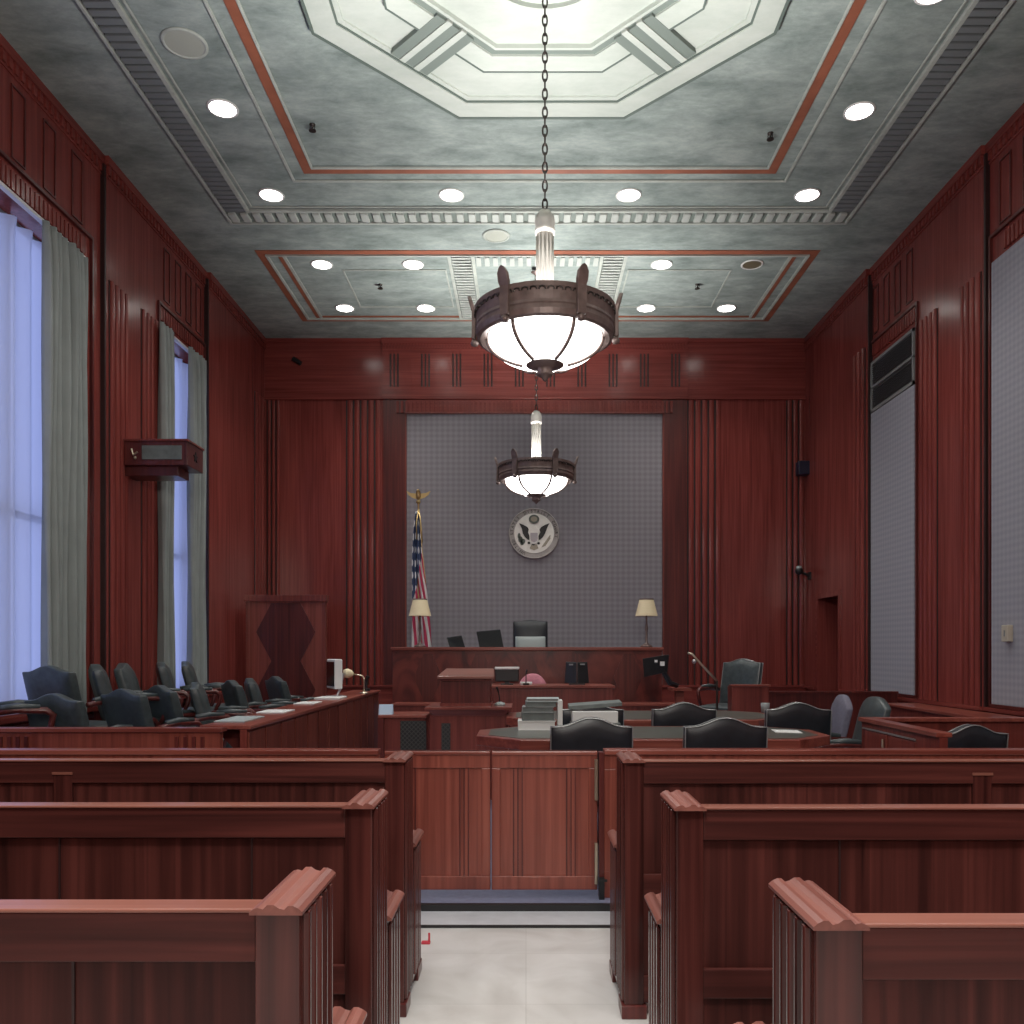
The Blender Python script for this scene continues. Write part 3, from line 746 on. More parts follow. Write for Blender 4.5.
# ------------------------------------------------------------------ gallery benches
def bench(s, xa, yn, label, seams=(), stiles=()):
    t = thing('gallery_bench', label, 'bench', (xa, yn, 0), 'gallery benches')
    def bx(b, u0, u1, y0, y1, z0, z1):                   # u measured from the aisle face away from the aisle
        x0, x1 = sorted((xa + s*u0, xa + s*u1)); b.box(x0, x1, yn+y0, yn+y1, z0, z1)
    XE = 3.35
    pw = .078
    b = MB(); bx(b, 0, pw, 0, .235, .05, 1.043)
    for k in range(5):                                     # reeds on the aisle face
        y0 = .022 + k*.042; xx = xa - s*.010
        poly = [(xa, yn+y0), (xx, yn+y0+.010), (xx, yn+y0+.022), (xa, yn+y0+.032)]
        b.prism(poly, 'z', .06, 1.036)
    post = b.build('end_post', 'bench_p', t, bevel=.003)
    c0 = xa + s*(-.008); c1 = xa + s*(pw+.006)
    prof = [(0, 0), (0, .008), (.08, .016), (.18, .022), (.27, .022), (.34, .013), (.44, .016), (.54, .024), (.66, .024), (.74, .014), (.84, .017), (.93, .014), (1, .007), (1, 0)]
    b = MB(); b.hull([(c0+(c1-c0)*u, yn-.014, 1.042+h*.75) for u, h in prof], [(c0+(c1-c0)*u, yn+.245, 1.042+h*.75) for u, h in prof])
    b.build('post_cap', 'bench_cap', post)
    b = MB(); bx(b, -.006, pw+.006, .235, .50, .05, .645)
    for k in range(4):
        y0 = .26 + k*.055; xx = xa - s*.014
        poly = [(xa-s*.006, yn+y0), (xx, yn+y0+.012), (xx, yn+y0+.03), (xa-s*.006, yn+y0+.042)]
        b.prism(poly, 'z', .07, .62)
    arm = b.build('arm_panel', 'bench_p', t, bevel=.003)
    c0 = xa + s*(-.02); c1 = xa + s*(pw+.018)
    b = MB(); b.hull([(c0+(c1-c0)*u, yn+.236, .64+h*.9) for u, h in prof], [(c0+(c1-c0)*u, yn+.52, .64+h*.9) for u, h in prof])
    b.build('arm_cap', 'bench_cap', arm)
    for y0, y1 in ((-.012, .12), (.37, .515)):
        b = MB(); bx(b, -.012, pw+.012, y0, y1, 0, .055); b.build('foot', 'dark_v', t, bevel=.004)
    # back: panel, rails, stiles
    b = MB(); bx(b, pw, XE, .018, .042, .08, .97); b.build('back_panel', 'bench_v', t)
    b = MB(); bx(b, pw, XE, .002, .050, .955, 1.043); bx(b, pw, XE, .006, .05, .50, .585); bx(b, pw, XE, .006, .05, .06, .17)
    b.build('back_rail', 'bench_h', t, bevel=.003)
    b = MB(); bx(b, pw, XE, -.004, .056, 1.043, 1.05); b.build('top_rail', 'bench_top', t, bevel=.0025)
    for u in stiles:
        b = MB(); bx(b, u, u+.075, .000, .048, .17, .99)
        st = b.build('stile', 'bench_p', t, bevel=.003)
        b = MB(); bx(b, u-.004, u+.079, -.004, .05, .99, 1.0); b.build('stile_cap', 'bench_top', st)
    for u in seams:
        b = MB(); bx(b, u, u+.005, .014, .03, .585, .955); b.build('board_joint', 'groove', t)
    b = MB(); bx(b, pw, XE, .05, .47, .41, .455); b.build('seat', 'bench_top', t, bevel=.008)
    b = MB(); bx(b, XE, XE+.06, 0, .50, 0, 1.05); b.build('wall_end_post', 'bench_p', t)
    return t
for s, xa, yn, lab, sms, sts in ((-1, -.394, 1.48, 'mahogany bench on the window side of the aisle, row closest to the camera', (.40,), ()),
                       (-1, -.446, 2.46, 'mahogany bench on the window side of the aisle, middle row', (.91, .35), ()),
                       (-1, -.500, 3.48, 'mahogany bench on the window side of the aisle, row next to the gate', (), (1.36,)),
                       (1, .477, 1.40, 'mahogany bench on the door side of the aisle, row closest to the camera', (), ()),
                       (1, .430, 2.43, 'mahogany bench on the door side of the aisle, middle row', (.47,1.2), ()),
                       (1, .401, 3.46, 'mahogany bench on the door side of the aisle, row next to the gate', (), (1.42,))):
    bench(s, xa, yn, lab, sms, sts)

# ------------------------------------------------------------------ bar rail and gate
GY = 5.0
def bar(x0, x1, lab):
    t = thing('bar_rail', lab, 'railing', ((x0+x1)/2, GY, WF))
    b = MB(); b.box(x0, x1, GY, GY+.05, WF, .885); 
    b.build('panel', 'gate', t)
    b = MB(); b.box(x0, x1, GY-.012, GY, .80, .885); b.box(x0, x1, GY-.012, GY, WF, .2)
    n = max(1, int((x1-x0)/.9))
    for k in range(n+1):
        x = x0 + (x1-x0-.07)*k/n; b.box(x, x+.07, GY-.012, GY, .2, .80)
    b.build('frame', 'gate', t, bevel=.003)
    b = MB(); b.box(x0, x1, GY-.03, GY+.08, .885, .915); b.build('cap', 'desk_h', t, bevel=.006)
GX0, GXM, GX1 = X(384, GY), X(491, GY), X(598, GY)
bar(XL, GX0-.03, 'mahogany bar rail on the window side of the gate')
bar(GX1+.035, XR, 'mahogany bar rail on the door side of the gate')
def leaf(x0, x1, hinge, lab):
    t = thing('gate_leaf', lab, 'gate', (hinge, GY, .09), 'swing gate leaves')
    z0, z1 = .09, .905
    b = MB(); b.box(x0+.004, x1-.004, GY+.008, GY+.036, z0, z1); b.build('panel', 'gate', t)
    b = MB(); w = .055
    b.box(x0+.004, x1-.004, GY-.004, GY+.044, z1-.10, z1-.02); b.box(x0+.004, x1-.004, GY-.004, GY+.044, z0, z0+.08)
    b.box(x0+.004, x0+w, GY-.004, GY+.044, z0+.08, z1-.10); b.box(x1-w, x1-.004, GY-.004, GY+.044, z0+.08, z1-.10)
    b.build('frame', 'gate', t, bevel=.004)
    b = MB()
    for g in (.075, .10, .125):
        b.box(x0+w+g, x0+w+g+.007, GY+.002, GY+.010, z0+.08, z1-.10); b.box(x1-w-g-.007, x1-w-g, GY+.002, GY+.010, z0+.08, z1-.10)
    b.build('reeding', 'dark_v', t)
    b = MB(); b.box(x0+.004, x1-.004, GY-.014, GY+.054, z1-.022, z1); b.build('cap', 'desk_h', t, bevel=.005)
    return t
leaf(GX0, GXM, GX0, 'reddish mahogany swing gate leaf beside the window side bench end')
gl = leaf(GXM, GX1, GX1, 'reddish mahogany swing gate leaf with two tall metal hinges')
for z0, z1 in ((.62, .86), (.13, .37)):
    b = MB(); b.tube([(GX1-.012, GY-.02, z0), (GX1-.012, GY-.02, z1)], .011, 10); b.box(GX1-.020, GX1-.001, GY-.012, GY-.004, z0+.01, z1-.01); b.build('hinge', 'brass', gl)
t = thing('gate_post', 'slim dark post that the hinged gate leaf swings from', 'post', (GX1+.015, GY, WF))
b = MB(); b.box(GX1+.004, GX1+.034, GY-.02, GY+.05, WF, .90); b.build('shaft', 'dark_v', t)
b = MB(); b.box(GX1+.003, GX1+.034, GY-.05, GY-.02, WF, .17); b.box(GX1+.003, GX1+.05, GY-.055, GY-.05, .15, .165); b.build('floor_pivot', 'black', t)
t = thing('red_tag', 'small red tag lying on the marble by the bench foot', 'tag', (X(425, 4.35), 4.35, 0))
b = MB(); x = X(426, 4.35); b.box(x-.022, x+.022, 4.33, 4.36, 0, .010); b.box(x+.012, x+.022, 4.34, 4.345, .01, .055); b.build('strip', 'redtag', t)

# ------------------------------------------------------------------ chairs
def camel(u, hump, flat=.82):                               # u in -1..1
    a = min(1, abs(u)/flat); return hump*.5*(1+math.cos(PI*a))
def make_chair(name, label, cat, w=.56, top=1.0, hump=.07, seat=.46, mat='leather', piping=True, legs='four', rec=.10, arms=True, th=.085, taper=.0, roundtop=0.0, group=None, bow=.03):
    t = thing(name, label, cat, (0, 0, 0), group)
    z0 = seat - .04
    def zt(u):
        return top - hump + camel(u, hump) - roundtop*(abs(u)**2.6)
    def yb(v): return -.21 - rec*v
    def hw(v): return (w/2)*(1 - taper*(1-v))
    def fr(u, v):
        q = 2*u-1; z = z0 + v*(zt(q)-z0); edge = (1-q**4)*(1-(2*v-1)**6)
        return (q*hw(v), yb(v) + .012 + bow*edge - .02*(1-abs(q))**0 * 0, z)
    def bk(u, v):
        q = 2*u-1; z = z0 + v*(zt(q)-z0); edge = (1-q**6)*(1-(2*v-1)**8)
        return (q*hw(v), yb(v) - th*.55 - .02*edge, z)
    b = MB(); b.slab(fr, bk, 14, 8); back = b.build('backrest', mat, t, bevel=.012, smooth=True)
    if piping:
        b = MB(); pts = []
        for k in range(9): pts.append(bk(0, k/8))
        for k in range(1, 15): pts.append(bk(k/14, 1))
        for k in range(1, 9): pts.append(bk(1, 1-k/8))
        b.tube([(p[0]*.985, p[1]-.004, p[2]-.004) for p in pts], .0048, 6); b.build('nailhead_trim', 'trim', back, smooth=True)
        b = MB(); pts = [fr(0, k/8) for k in range(3, 9)] + [fr(k/14, 1) for k in range(1, 15)] + [fr(1, 1-k/8) for k in range(1, 6)]
        b.tube([(p[0]*.985, p[1]+.003, p[2]-.004) for p in pts], .0042, 6); b.build('front_piping', 'trim', back, smooth=True)
    sw = w*.98
    def st(u, v):
        q, r = 2*u-1, 2*v-1
        return (q*sw/2*(1-.05*(1-v)), -.20 + v*.48, seat + .035*(1-q**4)*(1-r**4))
    def sb(u, v): q = 2*u-1; return (q*sw/2*(1-.05*(1-v)), -.20 + v*.48, seat-.09)
    b = MB(); b.slab(st, sb, 8, 8); b.build('seat', mat, t, bevel=.014, smooth=True)
    if arms:
        for s in (-1, 1):
            b = MB(); x = s*(w/2+.015)
            b.tube([(x, -.23, seat+.20), (x, -.02, seat+.225), (x+s*.01, .17, seat+.215), (x+s*.012, .215, seat+.18), (x+s*.005, .20, seat+.09), (x, .13, seat-.07)], [.024, .026, .028, .026, .022, .020], 8)
            ar = b.build('armrest', 'dark_v', t, smooth=True)
            b = MB(); b.tube([(x, -.16, seat+.238), (x, -.02, seat+.25), (x+s*.01, .13, seat+.243)], [.022, .028, .020], 8); b.build('arm_pad', mat, ar, smooth=True)
    if legs == 'four':
        for sx in (-1, 1):
            for y0, y1 in ((.22, .25), (-.18, -.25)):
                b = MB(); b.tube([(sx*(w/2-.04), y0, seat-.08), (sx*(w/2-.035), y1, 0)], [.026, .017], 8); b.build('leg', 'dark_v', t, smooth=True)
    else:
        b = MB(); b.tube([(0, .03, seat-.09), (0, .03, .08)], [.045, .032], 12); b.lathe([(0, 0), (.07, 0), (.07, .05), (0, .06)], (0, .03, .04), 16)
        for k in range(5):
            a = 2*PI*k/5+.3; b.tube([(0, .03, .075), (.27*math.cos(a), .03+.27*math.sin(a), .03)], [.026, .016], 8)
        ped = b.build('pedestal', 'dark_v', t)
        b = MB()
        for k in range(5):
            a = 2*PI*k/5+.3; b.ball((.27*math.cos(a), .03+.27*math.sin(a), .024), .024, 6)
        b.build('casters', 'black', ped, smooth=True)
    return t
def put(t, x, y, z, deg, first=[], **kw):
    return dup(t, (x, y, z), math.radians(deg), **kw)
def seat_at(o, bx, by, z, deg):                        # place a chair by the middle of its backrest
    a = math.radians(deg); o.location = (bx - .30*math.sin(a), by + .30*math.cos(a), z); o.rotation_euler = (0, 0, a); return o
# counsel chairs: built once, then copied. deg 0 faces the judge
cc = make_chair('counsel_chair', 'black camelback leather chair at the front counsel table, behind the stacked binders', 'chair', top=1.0, hump=.062, mat='leather_bk', th=.10, group='counsel table chairs', rec=.06)
cc.location = (X(590.5, 5.85), 6.06, WF)
put(cc, X(722.5, 5.85), 6.06, WF, 0, label='black camelback leather chair at the front counsel table, towards the sheet of paper')
put(cc, X(590, 7.5), 7.72, WF, 2, label='black camelback leather chair at the rear counsel table, beyond the white paper pile')
put(cc, X(682.5, 7.5), 7.72, WF, 0, label='black camelback leather chair at the rear counsel table, middle of its three')
put(cc, X(796.5, 7.5), 7.70, WF, -3, label='black camelback leather chair at the rear counsel table, beside the grey cup')
ec = put(cc, 2.90, 5.87, WF, 9, label='black camelback leather chair inside the side enclosure', group='side seating'); ec.scale = (.88, .9, .965)
sc1 = make_chair('side_chair', 'dark leather armchair facing the tables, standing at the enclosure corner', 'chair', w=.54, top=1.06, hump=.0, roundtop=.09, mat='leather', rec=.14, piping=False, group='side seating')
seat_at(sc1, X(868, 7.2), 7.2, WF, 88)
sc2 = make_chair('side_chair', 'lavender grey upholstered chair behind the dark armchair, by the side wall ledge', 'chair', w=.50, top=1.03, hump=.0, roundtop=.12, mat='lavender', rec=.12, piping=False, arms=False, group='side seating')
seat_at(sc2, X(838, 8.1), 8.1, WF, 84)
# witness chair
wc = make_chair('witness_chair', 'dark teal leather armchair on the witness stand', 'chair', w=.55, top=1.06, hump=.05, mat='leather', rec=.12, th=.09)
seat_at(wc, X(741, 10.95), 10.95, .33, 133)
# judge's chair
jc = make_chair('judge_chair', 'high backed black leather chair behind the judge bench', 'chair', w=.54, top=1.25, hump=.02, seat=.48, mat='leather_bk', legs='pedestal', rec=.10, piping=False, th=.10)
jc.location = (X(530.5, 13.0), 13.05, .72); jc.rotation_euler = (0, 0, PI)
b = MB()
def jf(u, v): q = 2*u-1; return (.235*q, -.235-.09*(.45+v*.2) + .065 + .02*(1-q**4)*(1-(2*v-1)**4), .70 + v*.29)
def jb(u, v): q = 2*u-1; return (.235*q, -.27-.09*(.45+v*.2) + .03, .70 + v*.29)
b.slab(jf, jb, 8, 6)
o = b.build('lumbar_pad', 'pad', None, smooth=True, bevel=.008); o.parent = jc
# pink clerk's chair
pc = make_chair('clerk_chair', 'pink round backed chair behind the clerk counter', 'chair', w=.40, top=1.13, hump=0, roundtop=.16, seat=.50, mat='pink', legs='pedestal', piping=False, arms=False, rec=.05)
pc.location = (X(533, 11.2), 11.42, WF); pc.rotation_euler = (0, 0, PI)

# jury chairs
FZ, BZ = .17, .37
jr = make_chair('jury_chair', 'dark leather jury chair in the front row, first from the gate', 'chair', w=.50, top=1.0, hump=.055, mat='leather', legs='pedestal', rec=.14, th=.12, group='jury chairs', piping=False, bow=.045)
front = [(62, 6.55, -15), (131, 7.35, -26), (167, 8.08, -38), (203, 8.75, -72), (238, 9.4, -52), (256, 10.05, -66), (281, 10.75, -50)]
ordn = ['first', 'second', 'third', 'fourth', 'fifth', 'sixth', 'seventh']
for i, (px, y, d) in enumerate(front):
    lab = 'dark leather jury chair in the front row, %s from the gate' % ordn[i]
    seat_at(jr if i == 0 else put(jr, 0, 0, 0, 0, label=lab), X(px, y), y, FZ, d)
backr = [(-26, 6.38, -60), (56, 7.25, -16), (104, 7.98, -58), (131, 8.62, -76), (168, 9.32, -64), (192, 10.0, -68)]
for i, (px, y, d) in enumerate(backr):
    seat_at(put(jr, 0, 0, 0, 0, label='dark leather jury chair in the raised window row, %s from the gate' % ordn[i]), X(px, y), y, BZ, d)
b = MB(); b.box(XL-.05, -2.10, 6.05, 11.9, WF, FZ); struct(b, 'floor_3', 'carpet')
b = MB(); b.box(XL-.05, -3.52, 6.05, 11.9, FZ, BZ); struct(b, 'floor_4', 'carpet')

# ------------------------------------------------------------------ jury box rails
JY = 5.95
JX1 = X(220, JY)
t = thing('jury_partition', 'low mahogany jury box wall facing the gallery, in front of the jury chairs', 'partition', ((XL+JX1)/2, JY, WF))
JZ = Z(728, JY)
b = MB(); b.box(XL-.03, JX1, JY, JY+.06, WF, JZ-.03); b.build('panel', 'gate', t)
b = MB(); b.box(XL-.03, JX1+.02, JY-.02, JY+.09, JZ-.03, JZ); b.build('cap', 'desk_h', t, bevel=.006)
b = MB()
for xc in (X(14, JY), X(190, JY)):
    for q in (-.09, -.03, .03, .09): b.box(xc+q-.012, xc+q+.012, JY-.012, JY, .3, JZ-.06)
b.build('reeding', 'dark_v', t)
RX, RZ, RY0, RY1 = -2.02, .954, 6.15, 11.62
t = thing('jury_side_rail', 'long planked mahogany jury rail running from the gate towards the judge', 'railing', (RX, (RY0+RY1)/2, WF))
b = MB(); b.box(RX-.05, RX, RY0, RY1, WF, RZ-.03); b.build('panel', 'desk_v', t)
b = MB(); y = RY0; k = 0
while y < RY1-.2:
    wv = .42
    b.box(RX, RX+.014, y+.01, y+wv-.04, .12, RZ-.05); y += wv; k += 1
b.build('planks', wood('rail_planks', (.085, .02, .015), (.135, .034, .024), (.19, .052, .036), 'z', .3), t, bevel=.004)
b = MB(); b.box(RX-.34, RX+.03, RY0, RY1, RZ-.03, RZ); b.build('cap', 'desk_y', t, bevel=.006)
for y in (6.3, 7.6, 8.9, 10.2, 11.4):
    b = MB(); b.prism([(RX-.05, RZ-.03), (RX-.30, RZ-.03), (RX-.05, RZ-.28)], 'y', y, y+.03); b.build('bracket', 'dark_v', t)
b = MB(); b.box(RX-.33, RX-.10, 6.4, 6.9, RZ, RZ+.012); tag(b.build('note_pad', 'pad', bevel=.003), 'pale grey writing pad at the gate end of the jury rail', 'notepad', 'jury rail papers')
b = MB(); b.box(RX-.3, RX-.06, 7.3, 7.65, RZ, RZ+.012); tag(b.build('note_pad', 'paper', bevel=.003), 'white writing pad on the jury rail beside the fourth chair', 'notepad', 'jury rail papers')
b = MB(); b.box(RX-.31, RX-.1, 8.5, 8.85, RZ, RZ+.012); tag(b.build('note_pad', 'paper', bevel=.003), 'white writing pad on the middle of the jury rail', 'notepad', 'jury rail papers')
b = MB(); b.box(RX-.30, RX-.02, 9.3, 9.7, RZ, RZ+.022); tag(b.build('paper_stack', 'paper', bevel=.003), 'loose white papers at the foot of the white monitor', 'papers', 'jury rail papers')
# monitor on the rail
my = 9.85; mx = -2.22
t = thing('monitor', 'white framed monitor turned to the jury on the rail', 'monitor', (mx, my, RZ))
t.rotation_euler = (0, 0, math.radians(27))
b = MB(); b.box(mx-.045, mx+.045, my-.19, my+.19, RZ+.10, RZ+.44); b.build('housing', 'white', t, bevel=.012)
b = MB(); b.box(mx-.052, mx-.044, my-.17, my+.17, RZ+.13, RZ+.41); b.build('screen', 'screen', t)
b = MB(); b.tube([(mx+.04, my, RZ+.30), (mx+.10, my, RZ+.26), (mx+.07, my, RZ+.10), (mx+.03, my, RZ+.015)], .016, 8); b.box(mx-.07, mx+.12, my-.10, my+.10, RZ, RZ+.018); b.build('stand', 'steel', t)
ly = 10.6; lx = -2.10
t = thing('desk_lamp', 'brass desk lamp with a pale horizontal bell shade beside the monitor', 'lamp', (lx, ly, RZ))
b = MB(); b.lathe([(0, 0), (.06, 0), (.06, .015), (.02, .03), (0, .03)], (lx+.08, ly, RZ), 20); b.build('base', 'brass', t, smooth=True)
b = MB(); b.tube([(lx+.08, ly, RZ+.02), (lx+.08, ly, RZ+.19), (lx+.06, ly, RZ+.225), (lx+.01, ly, RZ+.235), (lx-.06, ly, RZ+.245)], .009, 8); b.build('arm', 'brass', t, smooth=True)
b = MB(); b.tube([(lx-.05, ly, RZ+.245), (lx-.08, ly, RZ+.25), (lx-.12, ly, RZ+.255), (lx-.17, ly, RZ+.25)], [.018, .045, .06, .05], 16); b.build('lamp_shade', 'cream', t, smooth=True)
gy = 11.35
t = thing('microphone', 'short black microphone at the judge end of the jury rail', 'microphone', (-2.13, gy, RZ))
b = MB(); b.lathe([(0, 0), (.05, 0), (.05, .03), (0, .035)], (-2.13, gy, RZ), 16); b.build('base', 'black', t)
b = MB(); b.tube([(-2.13, gy, RZ+.02), (-2.14, gy, RZ+.12), (-2.11, gy, RZ+.2)], [.018, .016, .028], 8); b.build('stem', 'black', t)

# hexagon screen door standing by the jury box
hy = 12.6; hx0, hx1, hz = X(246, hy), X(325.5, hy), Z(595, hy)
t = thing('veneer_screen', 'standing mahogany screen with two dark hexagons beside the jury box', 'screen', ((hx0+hx1)/2, hy, WF))
b = MB(); b.box(hx0, hx1, hy, hy+.10, WF, hz-.10); b.build('panel', wood('screen_veneer', (.13, .03, .022), (.2, .048, .035), (.26, .068, .05), 'z', .33), t, bevel=.004)
b = MB(); b.box(hx0-.02, hx1+.02, hy-.03, hy+.12, hz-.10, hz); b.box(hx0, hx0+.05, hy-.012, hy, WF, hz-.1); b.box(hx1-.05, hx1, hy-.012, hy, WF, hz-.1); b.build('frame', 'desk_v', t, bevel=.004)
hc = (X(286, hy)); zA, zB, zC = Z(603, hy), Z(632, hy), Z(661, hy); zD, zE = Z(690, hy), Z(719, hy)
w1, w2 = .44, .215
b = MB()
b.prism([(hc-w2, zA), (hc+w2, zA), (hc+w1, zB), (hc+w2, zC), (hc-w2, zC), (hc-w1, zB)], 'y', hy-.008, hy)
b.prism([(hc-w2, zC), (hc+w2, zC), (hc+w1, zD), (hc+w2, zE), (hc-w2, zE), (hc-w1, zD)], 'y', hy-.0075, hy)
b.build('hexagon_inlay', 'dark_v', t)

# ------------------------------------------------------------------ judge's bench and dais
JBY = 11.8; JBX0, JBX1 = X(392.5, JBY), X(662, JBY)
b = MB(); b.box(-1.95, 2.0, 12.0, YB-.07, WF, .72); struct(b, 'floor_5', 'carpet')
t = thing('judge_bench', 'wide burled mahogany judge bench below the grey panel', 'judge bench', ((JBX0+JBX1)/2, JBY, WF))
b = MB(); b.box(JBX0, JBX1, JBY, JBY+.09, WF, 1.49); b.build('front_panel', 'burl', t, bevel=.004)
b = MB(); b.box(JBX0, JBX0+.07, JBY+.09, 12.85, .72, 1.49); b.box(JBX1-.07, JBX1, JBY+.09, 12.85, .72, 1.49); b.build('side_panels', 'desk_v', t)
b = MB(); b.box(JBX0-.02, JBX1+.02, JBY-.03, JBY+.33, 1.49, 1.54); b.build('ledge', 'desk_h', t, bevel=.008)
b = MB(); b.box(JBX0+.07, JBX1-.07, JBY+.09, 12.7, 1.32, 1.36); b.build('desk_top', 'desk_h', t)
M['inlay_veneer'] = wood('inlay_veneer', (.06, .014, .012), (.10, .021, .017), (.14, .03, .024), 'z', .3)
for px in (428, 480, 527, 575, 628):
    b = MB(); xc = X(px, JBY); ww = .20
    b.prism([(xc-ww*.3, 1.45), (xc+ww*.3, 1.45), (xc+ww, 1.12), (xc+ww*.3, .80), (xc-ww*.3, .80), (xc-ww, 1.12)], 'y', JBY-.004, JBY)
    b.build('veneer_inlay', 'inlay_veneer', t)
# lamps on the bench
def bench_lamp(x, y, lab):
    t = thing('table_lamp', lab, 'lamp', (x, y, 1.54), 'bench lamps')
    b = MB(); b.lathe([(0, 0), (.085, 0), (.085, .02), (.05, .035), (.02, .06), (.016, .20), (.024, .26), (.012, .34), (.012, .50), (0, .50)], (x, y, 1.54), 20); b.build('base', 'bronze', t, smooth=True)
    b = MB(); n = 32
    prof = [(.155, .44), (.15, .45), (.10, .665), (.096, .665)]
    b.lathe([(.158, .44), (.10, .675), (.095, .67), (.152, .44)], (x, y, 1.54), n, True)
    b.build('lamp_shade', 'cream', t)
    b = MB(); b.lathe([(.103, .665), (.103, .682), (.0, .684), (0, .665)], (x, y, 1.54), n); b.build('shade_band', 'bronze', t)
bench_lamp(X(420, 12.0), 12.0, 'brass table lamp with cream shade on the judge bench, before the flag')
bench_lamp(X(646.5, 12.0), 12.0, 'brass table lamp with cream shade alone on the judge bench end')
# devices on the bench desk
def tilt_screen(name, lab, cat, px0, px1, pt, y, lean, skew):
    x0, x1 = X(px0, y), X(px1, y); zt_ = Z(pt, y); z0 = 1.36
    t = thing(name, lab, cat, ((x0+x1)/2, y, z0))
    b = MB(); A = [(x0+skew, y, z0+.03), (x1+skew, y, z0+.03), (x1-.0, y+lean, zt_-.0), (x0, y+lean, zt_-.03)]
    b.hull(A, [(p[0], p[1]+.02, p[2]+.012) for p in A]); b.build('panel', 'screen', t, bevel=.004)
    b = MB(); xc = (x0+x1)/2+skew; b.box(xc-.10, xc+.10, y-.05, y+.12, z0, z0+.03); b.build('base', 'black', t)
tilt_screen('tablet', 'low black tablet tilted on the judge bench, beside the flag', 'tablet', 446, 461, 636, 12.3, .10, .10)
tilt_screen('monitor', 'black monitor tilted on the judge bench between tablet and judge chair', 'monitor', 476, 500, 630, 12.35, .08, .08)

# ------------------------------------------------------------------ flag
fx, fy = X(418, 13.4), 13.45
t = thing('flag', 'furled stars and stripes flag on a gilt eagle topped pole', 'flag', (fx, fy, .72))
ztop = Z(503, fy)
b = MB(); b.tube([(fx, fy, .74), (fx, fy, ztop)], .014, 10); b.build('pole', 'gold', t)
b = MB(); b.lathe([(0, 0), (.17, 0), (.17, .025), (.08, .06), (.03, .10), (0, .10)], (fx, fy, .72), 28); b.build('base', 'gold', t, smooth=True)
b = MB(); b.ball((fx, fy, ztop+.02), .035, 8)
b.tube([(fx, fy, ztop+.05), (fx, fy-.01, ztop+.10), (fx, fy-.03, ztop+.17), (fx, fy-.06, ztop+.20)], [.02, .042, .034, .018], 10)
for s in (-1, 1):
    P = [(0, .13), (.05, .15), (.12, .155), (.19, .19), (.16, .13), (.10, .085), (.03, .06)]
    b.prism([(fx+s*p[0], ztop+p[1]) for p in P], 'y', fy-.012, fy+.012)
b.build('eagle_finial', 'gold', t, smooth=False)
b = MB()
zt, zb = Z(512, fy), Z(652, fy)-.25
def ff(u, v):
    w = .045 + .28*(1-v)**.8; amp = .02 + .05*(1-v)
    a = u*1.0
    return (fx - .05*w/.38 - w*.42 + w*u*1.05 + .02*math.sin(v*6) + .05*(1-v), fy - .05 - amp*math.sin(u*3.2*PI + v*2.0) - .015*math.sin(u*9*PI), zb + v*(zt-zb) - .10*math.sin(u*PI)*(1-v)*0)
b.grid(ff, 48, 40, uv=True)
b.build('cloth', 'flag', t, smooth=True, solid=.004)
b = MB(); b.tube([ff(1, k/24) for k in range(13, 25)], .011, 6); b.tube([(fx+.01, fy-.09, zt+.02), (fx-.02, fy-.11, zt-.2), (fx-.01, fy-.11, zt-.45)], .010, 6); b.tube([(fx+.02, fy-.09, zt+.02), (fx+.06, fy-.12, zt-.25), (fx+.075, fy-.12, zt-.5)], .010, 6); b.build('gold_cord', 'gold', t, smooth=True)

# ------------------------------------------------------------------ the seal
SX, SY, SZ, SR = X(534, YB), YB-.036, Z(534, YB), .415
t = thing('round_seal', 'round pewter and bronze eagle seal on the grey panel', 'seal', (SX, SY, SZ))
M['seal'] = plain('pale_pewter', (.78, .76, .71), .45, .15, noise=.08, scale=10)
M['sealrim'] = plain('grey_bronze', (.36, .335, .32), .45, .1, noise=.15, scale=12)
M['sealdk'] = plain('dark_bronze_relief', (.018, .016, .015), .5)
M['sealgr'] = plain('green_bronze_relief', (.10, .115, .10), .45, .3)
M['sealgd'] = plain('tan_bronze_relief', (.30, .27, .21), .45, .3)
def ydisc(b, r, y0, y1, n=64): b.prism([(SX+r*math.cos(2*PI*k/n), SZ+r*math.sin(2*PI*k/n)) for k in range(n)], 'y', y0, y1)
b = MB(); ydisc(b, SR, SY-.035, SY); b.build('disc', 'sealrim', t, bevel=.006)
b = MB(); ydisc(b, .325, SY-.045, SY-.035); b.build('field', 'seal', t, bevel=.003)
b = MB()
b.tube([(SX+.405*math.cos(2*PI*k/64), SY-.035, SZ+.405*math.sin(2*PI*k/64)) for k in range(64)], .011, 6, closed=True)
b.build('outer_rim', 'sealrim', t, smooth=True)
def S(pts, b, y0, y1): b.prism([(SX+p[0], SZ+p[1]) for p in pts], 'y', y0, y1)
# eagle drawn in units of the 60px crop (1024 wide = .988 m), centre (512,512)
def U(x, y): return ((x-515)/1024*.988, (515-y)/1024*.988)
b = MB()
for poly in ([(262,345),(330,370),(405,412),(425,450),(412,500),(440,560),(438,622),(415,628),(360,580),(325,520),(305,430)],
             [(775,345),(700,375),(640,408),(608,450),(622,500),(590,560),(592,622),(615,628),(665,580),(700,520),(735,430)]):
    S([U(*p) for p in poly], b, SY-.062, SY-.045)
b.build('wings', 'sealdk', t)
b = MB(); S([U(*p) for p in [(425,450),(470,425),(485,385),(515,375),(548,388),(560,425),(605,450),(600,500),(590,560),(590,640),(560,690),(515,700),(465,690),(440,640),(436,560),(415,500)]], b, SY-.066, SY-.045)
b.build('eagle_body', 'seal', t, bevel=.004)
b = MB(); S([U(*p) for p in [(452,510),(578,510),(578,610),(560,650),(515,672),(470,650),(452,610)]], b, SY-.072, SY-.064); b.build('shield', plain('shield_enamel', (.42, .38, .40), .4), t)
